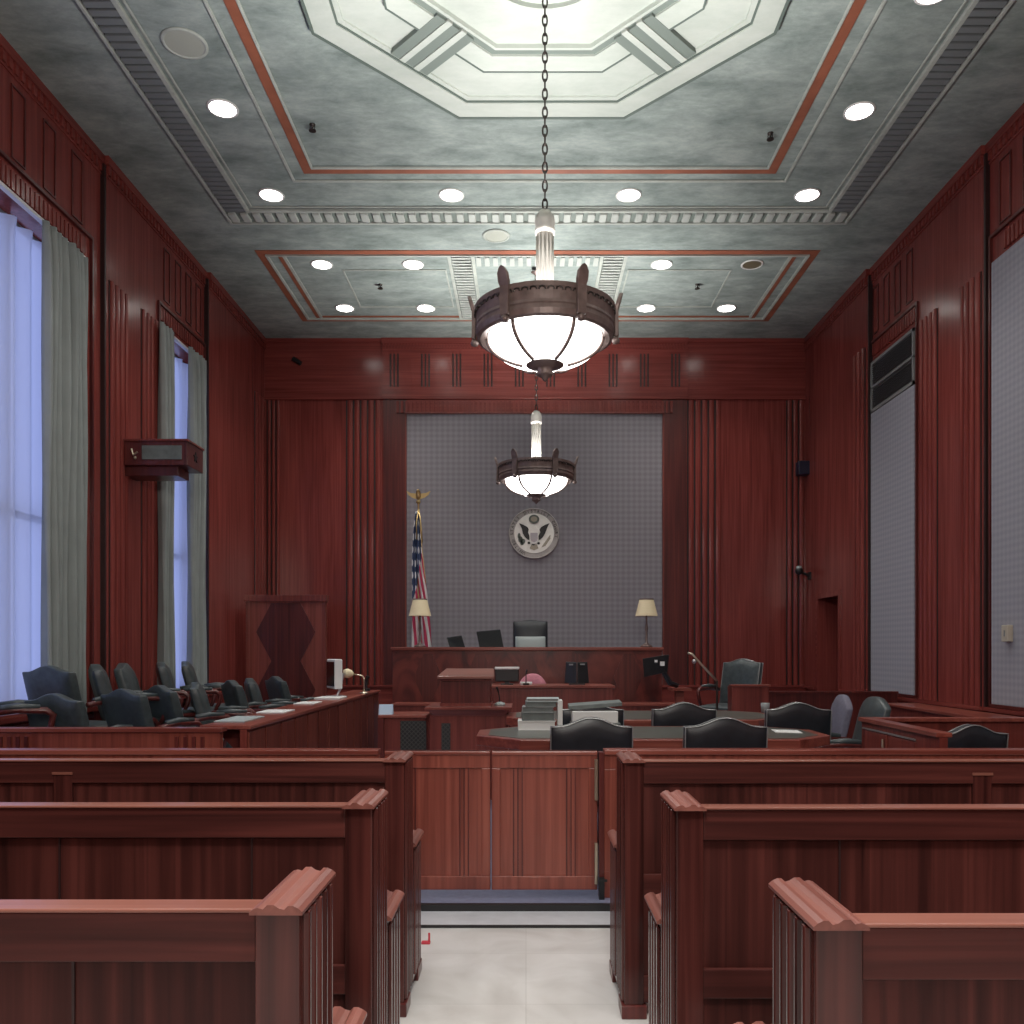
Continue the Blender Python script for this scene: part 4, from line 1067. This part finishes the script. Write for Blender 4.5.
b = MB()
def oval(cx, cy, rx, ry, n=28): return [U(cx+rx*math.cos(2*PI*k/n), cy+ry*math.sin(2*PI*k/n)) for k in range(n)]
S(oval(515, 275, 88, 75), b, SY-.058, SY-.045); b.build('cloud_burst', 'sealgr', t)
b = MB(); S(oval(515, 275, 55, 45), b, SY-.062, SY-.056); b.build('star_field', 'sealgd', t)
b = MB()
for (cx, cy, rx, ry) in ((262,560,26,50),(285,620,38,55),(325,650,42,45),(310,690,30,28)): S(oval(cx, cy, rx, ry), b, SY-.056, SY-.045)
b.build('olive_branch', 'sealgr', t)
b = MB()
for d in (0, 24, 48): S([U(*p) for p in [(640+d, 750-d*.4), (655+d, 755-d*.4), (800, 545+d), (780, 548+d)]], b, SY-.056, SY-.045)
b.build('arrows', 'sealgd', t)
b = MB()
for (cx, cy) in ((428, 678), (505, 700), (592, 685)): S(oval(cx, cy, 24, 20), b, SY-.058, SY-.045)
b.build('talons', 'sealdk', t)
b = MB(); S([U(*p) for p in [(470,705),(560,705),(590,770),(515,800),(440,770)]], b, SY-.055, SY-.045); b.build('tail', 'sealgd', t)
def arc_text(words, r, size, mat):
    bm = MB()
    for txt, a0, a1 in words:
        for i, ch in enumerate(txt):
            a = math.radians(a0 + (a1-a0)*(i/(max(1, len(txt)-1))))
            cu = bpy.data.curves.new('tmp', 'FONT'); cu.body = ch; cu.size = size; cu.extrude = .004; cu.align_x = 'CENTER'; cu.align_y = 'CENTER'
            ob = bpy.data.objects.new('tmp', cu); COL.objects.link(ob); bpy.context.view_layer.update()
            me = bpy.data.meshes.new_from_object(ob.evaluated_get(bpy.context.evaluated_depsgraph_get()))
            mat4 = Matrix.Translation((SX+r*math.cos(a), SY-.042, SZ+r*math.sin(a))) @ Matrix.Rotation(-(a-PI/2), 4, 'Y') @ Matrix.Rotation(PI/2, 4, 'X')
            me.transform(mat4); bm.bm.from_mesh(me)
            bpy.data.objects.remove(ob); bpy.data.curves.remove(cu); bpy.data.meshes.remove(me)
    return bm.build('ring_lettering', mat, t)
arc_text([('UNITED', 243, 200), ('STATES', 182, 136), ('DISTRICT', 114, 52), ('COURT', 30, -8)], .363, .064, 'sealdk')

# ------------------------------------------------------------------ clerk's counter, lectern, cabinet
CYK = 10.55; cx0, cx1, cz = X(489, CYK), X(615, CYK), Z(685.5, CYK)
t = thing('clerk_desk', 'mahogany clerk counter in front of the judge bench', 'desk', ((cx0+cx1)/2, CYK, WF))
b = MB(); b.box(cx0+.03, cx1-.03, CYK, CYK+.05, WF, cz-.035); b.box(cx0+.03, cx0+.08, CYK+.05, CYK+.55, WF, cz-.035); b.box(cx1-.08, cx1-.03, CYK+.05, CYK+.55, WF, cz-.035); b.build('body', 'desk_v', t)
b = MB(); b.box(cx0, cx1, CYK-.03, CYK+.58, cz-.035, cz); b.build('counter_top', 'desk_h', t, bevel=.006)
lz = Z(704, CYK)
for xa, xb in ((X(391, CYK), cx0), (cx1, X(690, CYK))):
    b = MB(); b.box(xa, xb, CYK+.02, CYK+.06, WF, lz-.03); wg = b.build('wing_panel', 'desk_v', t)
    b = MB(); b.box(xa, xb, CYK, CYK+.40, lz-.03, lz); b.build('wing_top', 'desk_h', wg, bevel=.005)
x, y = X(507, 10.8), 10.8
t = thing('monitor', 'small black monitor back with a pale top on the clerk counter', 'monitor', (x, y, cz))
b = MB(); b.box(x-.15, x+.15, y-.03, y+.05, cz+.04, cz+.195); b.build('housing', 'black', t, bevel=.01)
b = MB(); b.box(x-.155, x+.155, y-.04, y+.06, cz+.195, cz+.225); b.build('top_shelf', 'white', t, bevel=.005)
b = MB(); b.box(x-.08, x+.08, y-.05, y+.08, cz, cz+.015); b.box(x-.03, x+.03, y-.01, y+.03, cz+.01, cz+.06); b.build('stand', 'black', t)
x, y = X(577, 10.8), 10.8
t = thing('monitor', 'black twin panelled monitor back at the middle of the clerk counter', 'monitor', (x, y, cz))
b = MB()
for s in (-1, 1):
    A = [(x+s*.005, y-.03, cz+.02), (x+s*.155, y+.03, cz+.02), (x+s*.135, y+.07, cz+.29), (x+s*.005, y+.01, cz+.285)]
    b.hull(A, [(p[0], p[1]+.03, p[2]) for p in A])
b.build('housing', 'black', t, bevel=.006)
b = MB(); b.box(x-.10, x+.10, y-.04, y+.10, cz, cz+.02); b.build('stand', 'black', t)
b = MB(); b.box(x-.10, x-.05, y-.0, y+.012, cz+.245, cz+.265); b.box(x+.04, x+.10, y-.0, y+.012, cz+.25, cz+.268); b.build('labels', 'grey', t)
x, y = X(526, 10.7), 10.70
t = thing('gooseneck_microphone', 'thin black gooseneck microphone before the pink chair', 'microphone', (x, y, cz))
b = MB(); b.lathe([(0, 0), (.04, 0), (.04, .02), (0, .025)], (x, y, cz), 14); b.build('base', 'black', t)
b = MB(); b.tube([(x, y, cz+.01), (x, y, cz+.13), (x+.01, y+.03, cz+.19)], [.007, .007, .013], 8); b.build('stem', 'black', t)
b = MB(); x = X(522, 10.75); b.box(x-.02, x+.13, 10.77, 11.0, cz, cz+.03); tag(b.build('paper_stack', 'paper', bevel=.003), 'low white stack of papers on the clerk counter below the pink chair', 'papers')

LY = 8.2
t = thing('lectern_table', 'mahogany stand with a moulded top carrying the lectern, lattice at its side', 'table', (X(468, LY), LY, WF))
lx0, lx1, ltz = X(425, LY), X(512, LY), Z(707, LY)
b = MB(); b.box(lx0-.0, lx1, LY-.02, LY+.58, ltz-.03, ltz); b.hull([(lx0+.02, LY, ltz-.03), (lx1-.02, LY, ltz-.03), (lx1-.02, LY+.56, ltz-.03), (lx0+.02, LY+.56, ltz-.03)], [(lx0+.07, LY+.04, ltz-.09), (lx1-.07, LY+.04, ltz-.09), (lx1-.07, LY+.52, ltz-.09), (lx0+.07, LY+.52, ltz-.09)]); b.build('top', 'desk_h', t, bevel=.004)
b = MB(); b.box(lx0+.04, lx1-.04, LY+.05, LY+.52, WF, ltz-.08); b.build('body', 'desk_v', t)
b = MB(); b.box(X(441, LY), X(450, LY), LY+.042, LY+.05, .15, ltz-.16); b.build('lattice_panel', 'lattice', t)
t = thing('lectern', 'mahogany lectern with a sloped top standing on the moulded stand', 'lectern', (X(466, LY), LY, ltz))
ux0, ux1, uz = X(440, LY), X(490, LY), Z(675, LY)
b = MB(); b.box(ux0, ux1, LY+.10, LY+.45, ltz, uz-.06); b.build('body', 'dark_v', t, bevel=.003)
b = MB(); b.box(ux0-.01, ux1+.01, LY+.08, LY+.46, uz-.06, uz-.03); b.box(ux0-.01, ux1+.01, LY+.085, LY+.46, ltz, ltz+.03); b.build('moulding', 'desk_v', t)
b = MB(); sx0, sx1 = X(436.5, LY), X(494, LY)
A = [(sx0, LY+.04, uz-.012), (sx1, LY+.04, uz-.012), (sx1-.02, LY+.48, uz+.054), (sx0+.05, LY+.48, uz+.054)]
b.hull([(p[0], p[1], p[2]-.03) for p in A], A); b.build('sloped_top', 'bench_top', t, bevel=.005)
x = X(499, LY); y = LY+.25
t = thing('microphone', 'small silver based microphone beside the lectern', 'microphone', (x, y, ltz))
b = MB(); b.lathe([(0, 0), (.055, 0), (.05, .02), (.02, .035), (0, .035)], (x, y, ltz), 18); b.build('base', 'pad', t, smooth=True)
b = MB(); b.tube([(x, y, ltz+.03), (x-.01, y, ltz+.12), (x-.03, y-.03, ltz+.18)], [.006, .006, .011], 8); b.build('stem', 'black', t)
# lattice cabinet
KY = 8.5; kx0, kx1, kz = X(378, KY), X(427, KY), Z(715, KY)
t = thing('equipment_cabinet', 'low mahogany cabinet with a black lattice front between jury rail and lectern', 'cabinet', ((kx0+kx1)/2, KY, WF))
b = MB(); b.box(kx0+.02, kx1-.02, KY+.03, KY+.45, WF, kz-.03); b.build('body', 'desk_v', t)
b = MB(); b.box(kx0, kx1, KY, KY+.48, kz-.03, kz); b.build('top', 'desk_h', t, bevel=.005)
b = MB(); b.box(X(400, KY), X(426, KY), KY+.022, KY+.03, .2, kz-.06); b.build('lattice_panel', 'lattice', t)
b = MB(); b.box(kx0+.0, kx0+.06, KY-.02, KY+.028, WF, kz-.03); b.build('corner_post', 'dark_v', t)
t = thing('name_card', 'small pale blue card standing on the lattice cabinet', 'card', (X(384.5, KY), KY+.1, kz))
b = MB(); A = [(X(377.5, KY), KY+.06, kz), (X(391.5, KY), KY+.06, kz), (X(391.5, KY), KY+.10, kz+.10), (X(377.5, KY), KY+.10, kz+.10)]
b.hull(A, [(p[0], p[1]+.006, p[2]) for p in A]); b.build('front_flap', 'card', t)
b = MB(); A = [(X(377.5, KY), KY+.14, kz), (X(391.5, KY), KY+.14, kz), (X(391.5, KY), KY+.104, kz+.10), (X(377.5, KY), KY+.104, kz+.10)]
b.hull(A, [(p[0], p[1]+.006, p[2]) for p in A]); b.build('rear_flap', 'card', t)

# ------------------------------------------------------------------ counsel tables
TZ = .86
def counsel_table(xa, xb, ya, yb, lab):
    t = thing('counsel_table', lab, 'table', ((xa+xb)/2, (ya+yb)/2, WF), 'counsel tables')
    c = .33
    def oc(i): return [(xa+i, ya+c), (xa+c, ya+i), (xb-c, ya+i), (xb-i, ya+c), (xb-i, yb-c), (xb-c, yb-i), (xa+c, yb-i), (xa+i, yb-c)]
    b = MB(); b.prism(oc(0), 'z', TZ-.075, TZ); tp = b.build('table_top', 'desk_h', t, bevel=.006)
    b = MB(); b.prism(oc(.09), 'z', TZ, TZ+.003); b.build('leather_inlay', 'tabletop', tp)
    b = MB(); b.prism(oc(.29), 'z', TZ-.13, TZ-.075); b.build('apron', 'dark_v', t)
    for f in (.25, .75):
        xm = xa + (xb-xa)*f; ym = (ya+yb)/2
        b = MB(); b.box(xm-.09, xm+.09, ym-.16, ym+.16, WF+.08, TZ-.13); b.box(xm-.13, xm+.13, ym-.24, ym+.24, WF, WF+.08); b.build('pedestal', 'desk_v', t, bevel=.005)
    return t
counsel_table(X(478, 6.6), X(820, 6.6), 6.05, 7.15, 'octagonal ended counsel table close to the gate, with binders on it')
counsel_table(X(507, 8.4), X(774, 8.4), 7.75, 9.0, 'octagonal ended counsel table beyond the first, close to the clerk counter')
TT = TZ + .003
# binders and papers on the front table
bx, by = X(518, 6.8), 6.75
def flat(name, lab, cat, x0, x1, y0, y1, z0, z1, mat, rot=0, grp=None, pg='paper'):
    xc, yc = (x0+x1)/2, (y0+y1)/2
    t = thing(name, lab, cat, (xc, yc, z0), grp)
    b = MB(); h = z1-z0; cv = min(.006, h*.2)
    b.box(x0, x1, y0, y1, z0, z0+cv); b.box(x0, x1, y0, y1, z1-cv, z1); b.box(x0, x0+.008, y0, y1, z0+cv, z1-cv)
    b.build('cover', mat, t, bevel=.002)
    b = MB(); b.box(x0+.008, x1-.008, y0+.008, y1-.008, z0+cv, z1-cv); b.build('pages', pg, t)
    t.rotation_euler = (0, 0, math.radians(rot)); return t
g = 'binders on the front table'
flat('binder', 'thick white binder at the bottom of the stack on the front table', 'binder', bx, bx+.30, by-.02, by+.22, TT, TT+.075, 'paper', 0, g)
flat('binder', 'grey green binder lying directly on the white binder', 'binder', bx+.03, bx+.29, by-.01, by+.22, TT+.075, TT+.14, 'file', 2, g, 'file')
flat('binder', 'grey binder second from the top of the stack on the front table', 'binder', bx+.035, bx+.29, by, by+.23, TT+.14, TT+.185, 'grey', -2, g, 'file')
flat('binder', 'dark green folder third from the top of the stack', 'binder', bx+.06, bx+.31, by+.0, by+.23, TT+.185, TT+.225, 'file', 1, g, 'file')
flat('binder', 'pale folder on top of the stack on the front table', 'binder', bx+.07, bx+.33, by+.01, by+.24, TT+.225, TT+.25, 'pad', -1, g, 'grey')
t = thing('binder', 'white upright folder leaning against the binder stack', 'binder', (bx+.335, by+.04, TT), g)
b = MB(); b.box(bx+.315, bx+.355, by+.0, by+.20, TT, TT+.235); b.build('cover', 'paper', t, bevel=.003)
x0, x1 = X(570, 6.9), X(618, 6.9)
g = 'paper pile on the front table'
b = MB(); b.box(x0, x1, 6.70, 6.95, TT, TT+.06); tag(b.build('document_box', 'file', bevel=.004), 'dark flat document box under the white papers on the front table', 'box', g)
b = MB(); b.box(x0+.01, x1-.02, 6.71, 6.94, TT+.06, TT+.15); tag(b.build('paper_stack', 'paper', bevel=.003), 'thick white paper pile behind the chair on the front table', 'papers', g)
b = MB(); A = [(x0-.015, 6.78, TT+.16), (x1+.02, 6.78, TT+.19), (x1+.02, 6.98, TT+.20), (x0-.015, 6.98, TT+.17)]
b.hull(A, [(p[0], p[1], p[2]+.03) for p in A]); tag(b.build('open_binder', 'file', bevel=.003), 'dark open binder lying slanted on the white paper pile', 'binder', g)
b = MB(); x = X(781, 6.75); b.hull([(x-.10, 6.55, TT), (x+.09, 6.50, TT), (x+.12, 6.72, TT), (x-.07, 6.77, TT)], [(x-.10, 6.55, TT+.004), (x+.09, 6.50, TT+.004), (x+.12, 6.72, TT+.004), (x-.07, 6.77, TT+.004)])
tag(b.build('paper_sheet', 'paper'), 'white paper lying at the far end of the front counsel table', 'paper')
x, y = X(763, 8.7), 8.62
t = thing('cup', 'grey cup at the end of the rear counsel table', 'cup', (x, y, TT))
b = MB(); b.lathe([(0, 0), (.038, 0), (.045, .10), (.040, .10), (.034, .01), (0, .01)], (x, y, TT), 20); b.build('body', 'grey', t, smooth=True)

# ------------------------------------------------------------------ witness stand
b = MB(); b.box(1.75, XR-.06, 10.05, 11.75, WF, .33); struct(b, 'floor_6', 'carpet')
wy = 10.1
t = thing('witness_stand', 'low mahogany witness box front beside the teal armchair', 'witness stand', (X(750, wy), wy, .33))
wx0, wx1, wz = X(732, wy), X(769, wy), Z(684.5, wy)
b = MB(); b.box(wx0, wx1, wy, wy+.06, .05, wz-.025); b.box(wx0, wx0+.05, wy+.06, wy+.22, .33, wz-.025); b.build('front_panel', 'desk_v', t, bevel=.004)
b = MB(); b.box(wx0-.015, wx1+.015, wy-.02, wy+.09, wz-.025, wz); b.build('cap', 'desk_h', t, bevel=.005)
b = MB(); b.box(wx1, XR-.1, wy+.3, wy+.35, .33, wz-.12); b.box(wx1, XR-.1, wy+.27, wy+.38, wz-.12, wz-.095); b.build('side_return', 'dark_v', t)
b = MB(); b.box(X(671, 10.2), X(690, 10.2), wy, wy+.35, Z(688, 10.2)-.03, Z(688, 10.2)); b.box(X(676, 10.2), X(684, 10.2), wy+.1, wy+.2, WF, Z(688, 10.2)-.03); b.build('side_shelf', 'desk_h', t)
# monitor on an arm
t = thing('arm_monitor', 'black monitor on an articulated arm beside the witness stand', 'monitor', (X(680, 10.2), 10.2, Z(688, 10.2)))
y = 9.95
A = [(X(643.5, y), y-.05, Z(677, y)), (X(669, y), y+.12, Z(672.5, y)), (X(671, y), y+.14, Z(654.5, y)), (X(642, y), y-.03, Z(658.5, y))]
b = MB(); b.hull(A, [(p[0]+.01, p[1]+.05, p[2]) for p in A]); b.build('housing', 'black', t, bevel=.006)
b = MB(); xx, zz = X(663, y), Z(665, y)
b.box(xx-.03, xx+.02, y+.01, y+.045, zz-.01, zz+.04); b.box(X(656, y)-.015, X(656, y)+.015, y-.02, y+.03, zz+.03, zz+.06); b.build('port_labels', 'white', t)
b = MB(); b.tube([(X(664, y), y+.12, Z(670, y)), (X(670, 10.1), 10.12, Z(683, 10.1)), (X(677, 10.2), 10.2, Z(688, 10.2)+.03)], [.03, .035, .03], 8); b.build('arm', 'black', t)
# microphone boom
t = thing('microphone_boom', 'slanted brass microphone boom beside the teal armchair', 'microphone', (X(716, 10.3), 10.3, Z(683, 10.3)))
y = 10.3
b = MB(); b.tube([(X(717, y), y, Z(681, y)), (X(700, y), y, Z(663, y)), (X(692, y), y, Z(654, y)), (X(688, y), y, Z(653, y))], .014, 8); b.build('boom', 'brass', t, smooth=True)
b = MB(); b.tube([(X(717, y), y, Z(681, y)), (X(717, y), y, WF+.3)], .014, 8); b.lathe([(0, 0), (.13, 0), (.13, .02), (0, .03)], (X(717, y), y, .33), 20); b.build('stand', 'iron', t)
b = MB(); b.ball((X(694, y), y-.01, Z(661.5, y)), .028, 8); b.build('microphone_head', 'steel', t, smooth=True)

# ------------------------------------------------------------------ enclosure and ledge by the door-side wall
EX0, EYF, EZ = 2.50, 6.33, 1.0
t = thing('side_enclosure', 'low mahogany enclosure with panelled fronts by the side wall', 'partition', (EX0, EYF, WF))
b = MB(); b.box(EX0, EX0+.05, 5.14, EYF, WF, EZ-.03); b.box(EX0+.05, XR-.02, EYF-.05, EYF, WF, EZ-.03); b.build('walls', 'desk_v', t)
b = MB(); b.box(EX0-.02, EX0+.08, 5.14, EYF+.02, EZ-.03, EZ); b.box(EX0+.08, XR-.02, EYF-.08, EYF+.02, EZ-.03, EZ); b.build('cap', 'desk_y', t, bevel=.005)
for k in range(2):
    y0 = 5.44 + k*.43
    b = MB(); b.box(EX0-.012, EX0, y0, y0+.38, .2, EZ-.09); b.build('door_panel', 'desk_v', t, bevel=.004)
b = MB(); b.tube([(EX0-.025, 5.9, .74), (EX0-.025, 5.9, .88)], .009, 8); b.build('pull', 'brass', t)
b = MB(); b.box(EX0-.014, EX0-.004, 5.44, 6.29, EZ-.08, EZ-.07); b.build('inlay_line', 'trim', t)
t = thing('side_ledge', 'long low mahogany ledge running along the side wall under the fabric panels', 'ledge', (4.4, 9, WF))
b = MB(); b.box(4.22, XR-.06, 6.45, 9.95, WF, .85); b.build('front', 'desk_v', t)
b = MB(); b.box(4.18, XR-.06, 6.45, 9.98, .85, .88); b.build('top', 'desk_y', t, bevel=.005)
t = thing('inner_counter', 'narrow mahogany counter inside the side enclosure', 'counter', (3.9, 5.4, WF))
b = MB(); b.box(3.45, XR-.06, 5.42, 5.50, WF, .84); b.build('panel', 'desk_v', t)
b = MB(); b.box(3.45, XR-.06, 5.38, 5.54, .84, .87); b.build('top', 'desk_h', t, bevel=.004)

# ------------------------------------------------------------------ wall mounted things
t = thing('boxed_loudspeaker', 'boxy wooden loudspeaker with a grey front grille mounted beside the narrow window', 'loudspeaker', (XL, 9.35, 3.48))
sx0, sx1, sy0, sy1, sz0, sz1 = XL+.03, -3.64, 9.13, 9.58, 3.487, 3.745
b = MB(); b.box(sx0, sx1, sy0, sy1, sz0, sz1); b.build('cabinet', 'dark_v', t, bevel=.005)
b = MB(); b.box(sx0-.0, sx1+.012, sy0-.015, sy1+.01, sz1, sz1+.02); b.build('top_board', 'desk_v', t)
b = MB(); b.box(X(142, sy0), X(182, sy0), sy0-.008, sy0, Z(459.5, sy0), Z(445.5, sy0)); b.build('grille', 'file', t, bevel=.003)
b = MB(); b.tube([(X(132, sy0), sy0-.012, Z(449, sy0)), (X(134, sy0), sy0-.014, Z(455, sy0)), (X(138, sy0), sy0-.012, Z(452, sy0))], .012, 6); b.ball((X(135.5, sy0), sy0-.01, Z(458, sy0)), .018, 6); b.build('scroll_ornament', 'brass', t)
b = MB(); yc, zc = (sy0+sy1)/2+.0, (sz0+sz1)/2
for k in range(5):
    a = PI/2+2*PI*k/5; q = .06
    b.prism([(yc+q*math.cos(a), zc+q*math.sin(a)), (yc+.025*math.cos(a+.63), zc+.025*math.sin(a+.63)), (yc, zc), (yc+.025*math.cos(a-.63), zc+.025*math.sin(a-.63))], 'x', sx1, sx1+.01)
b.build('star_ornament', 'black', t)
b = MB(); b.box(XL+.0, X(178, 9.2), 9.2, 9.5, sz0-.10, sz0); b.build('bracket', 'dark_v', t, bevel=.004)
y = YB-.10
t = thing('corner_speaker', 'small dark blue box speaker high on the corner reeds', 'loudspeaker', (X(803, y), y, Z(468, y)))
b = MB(); xx, zz = X(803, y), Z(469, y); b.box(xx-.11, xx+.10, y-.13, y+.05, zz-.11, zz+.11); b.build('housing', plain('blue_black', (.012, .014, .035), .3), t, bevel=.012)
b = MB(); b.tube([(xx, y+.04, zz), (xx, YB-.005, zz)], .025, 8); b.build('mount', 'black', t)
xx, zz = X(799, 13.75), Z(571, 13.75)
t = thing('security_camera', 'dark globe camera on a short arm in the wall corner', 'camera', (xx, 13.75, zz))
b = MB(); b.ball((xx, 13.75, zz), .065, 10); b.build('globe', 'black', t, smooth=True)
b = MB(); b.lathe([(0, .03), (.05, .04), (.04, .08), (0, .085)], (xx, 13.75, zz), 16); b.build('cap', 'pad', t)
b = MB(); b.tube([(xx+.05, 13.75, zz-.03), (XR-.05, 13.75, zz-.08)], .022, 8); b.box(XR-.075, XR-.05, 13.69, 13.81, zz-.14, zz-.02); b.build('arm', 'black', t)
t = thing('frieze_sensor', 'small dark sensor high on the back wall frieze beside the corner', 'sensor', (X(298, YB), YB-.05, Z(363, YB)))
b = MB(); b.tube([(X(294, YB), YB-.06, Z(360, YB)), (X(302, YB), YB-.07, Z(365, YB))], [.04, .035], 10); b.build('body', 'black', t)
b = MB(); b.tube([(X(298, YB), YB-.06, Z(362, YB)), (X(298, YB), YB-.02, Z(362, YB))], .02, 8); b.build('mount', 'black', t)

# ------------------------------------------------------------------ lights
def spot(x, y, e, size=105):
    l = bpy.data.lights.new('downlight_lamp', 'SPOT'); l.energy = e; l.spot_size = math.radians(size); l.spot_blend = .8; l.shadow_soft_size = .12; l.color = (1, .95, .90)
    o = bpy.data.objects.new('downlight_lamp', l); COL.objects.link(o); o.location = (x, y, H-.03)
SPOT_E = 62
for x, y in SPOTS: spot(x, y, SPOT_E)
for x, y in GAL: spot(x, y, SPOT_E*(.95 if y < 1 else 1))
for y in (1.0, -4.0):                                     # unseen fill lamps, added to brighten the bench fronts
    l = bpy.data.lights.new('gallery_lamp', 'POINT'); l.energy = 170; l.shadow_soft_size = .35; l.color = (1, .95, .88)
    o = bpy.data.objects.new('gallery_lamp', l); COL.objects.link(o); o.location = (CX, y, 3.8)
for c in (ch1, ch2):
    for k in range(4):                                     # the uplights that sit inside the bronze ring
        l = bpy.data.lights.new('chandelier_lamp', 'SPOT'); l.energy = 88; l.spot_size = math.radians(134); l.spot_blend = .9; l.shadow_soft_size = .06; l.color = (1, .98, .94)
        o = bpy.data.objects.new('chandelier_lamp', l); COL.objects.link(o); a = PI/4 + k*PI/2
        o.location = (c.location.x + .33*math.cos(a), c.location.y + .33*math.sin(a), 3.93); o.rotation_euler = (PI, 0, 0)
w = bpy.data.worlds.new('World'); SC.world = w; w.use_nodes = True
bg = w.node_tree.nodes['Background']; bg.inputs['Color'].default_value = (.46, .54, 1.0, 1); bg.inputs['Strength'].default_value = .75

# ------------------------------------------------------------------ camera
cam = bpy.data.cameras.new('camera'); co = bpy.data.objects.new('camera', cam); COL.objects.link(co)
co.location = (0, 0, EX); co.rotation_euler = (PI/2, 0, 0)
cam.sensor_width = 36; cam.lens = F/1024*36; cam.shift_x = -14/1024; cam.shift_y = 138/1024; cam.clip_start = .05
SC.camera = co
vs = SC.view_settings; vs.view_transform = 'Standard'; vs.look = 'None'; vs.exposure = 0.88; vs.gamma = 1; vs.use_curve_mapping = False
SC.cycles.use_denoising = True
SC.cycles.max_bounces = 8
SC.cycles.sample_clamp_indirect = 6
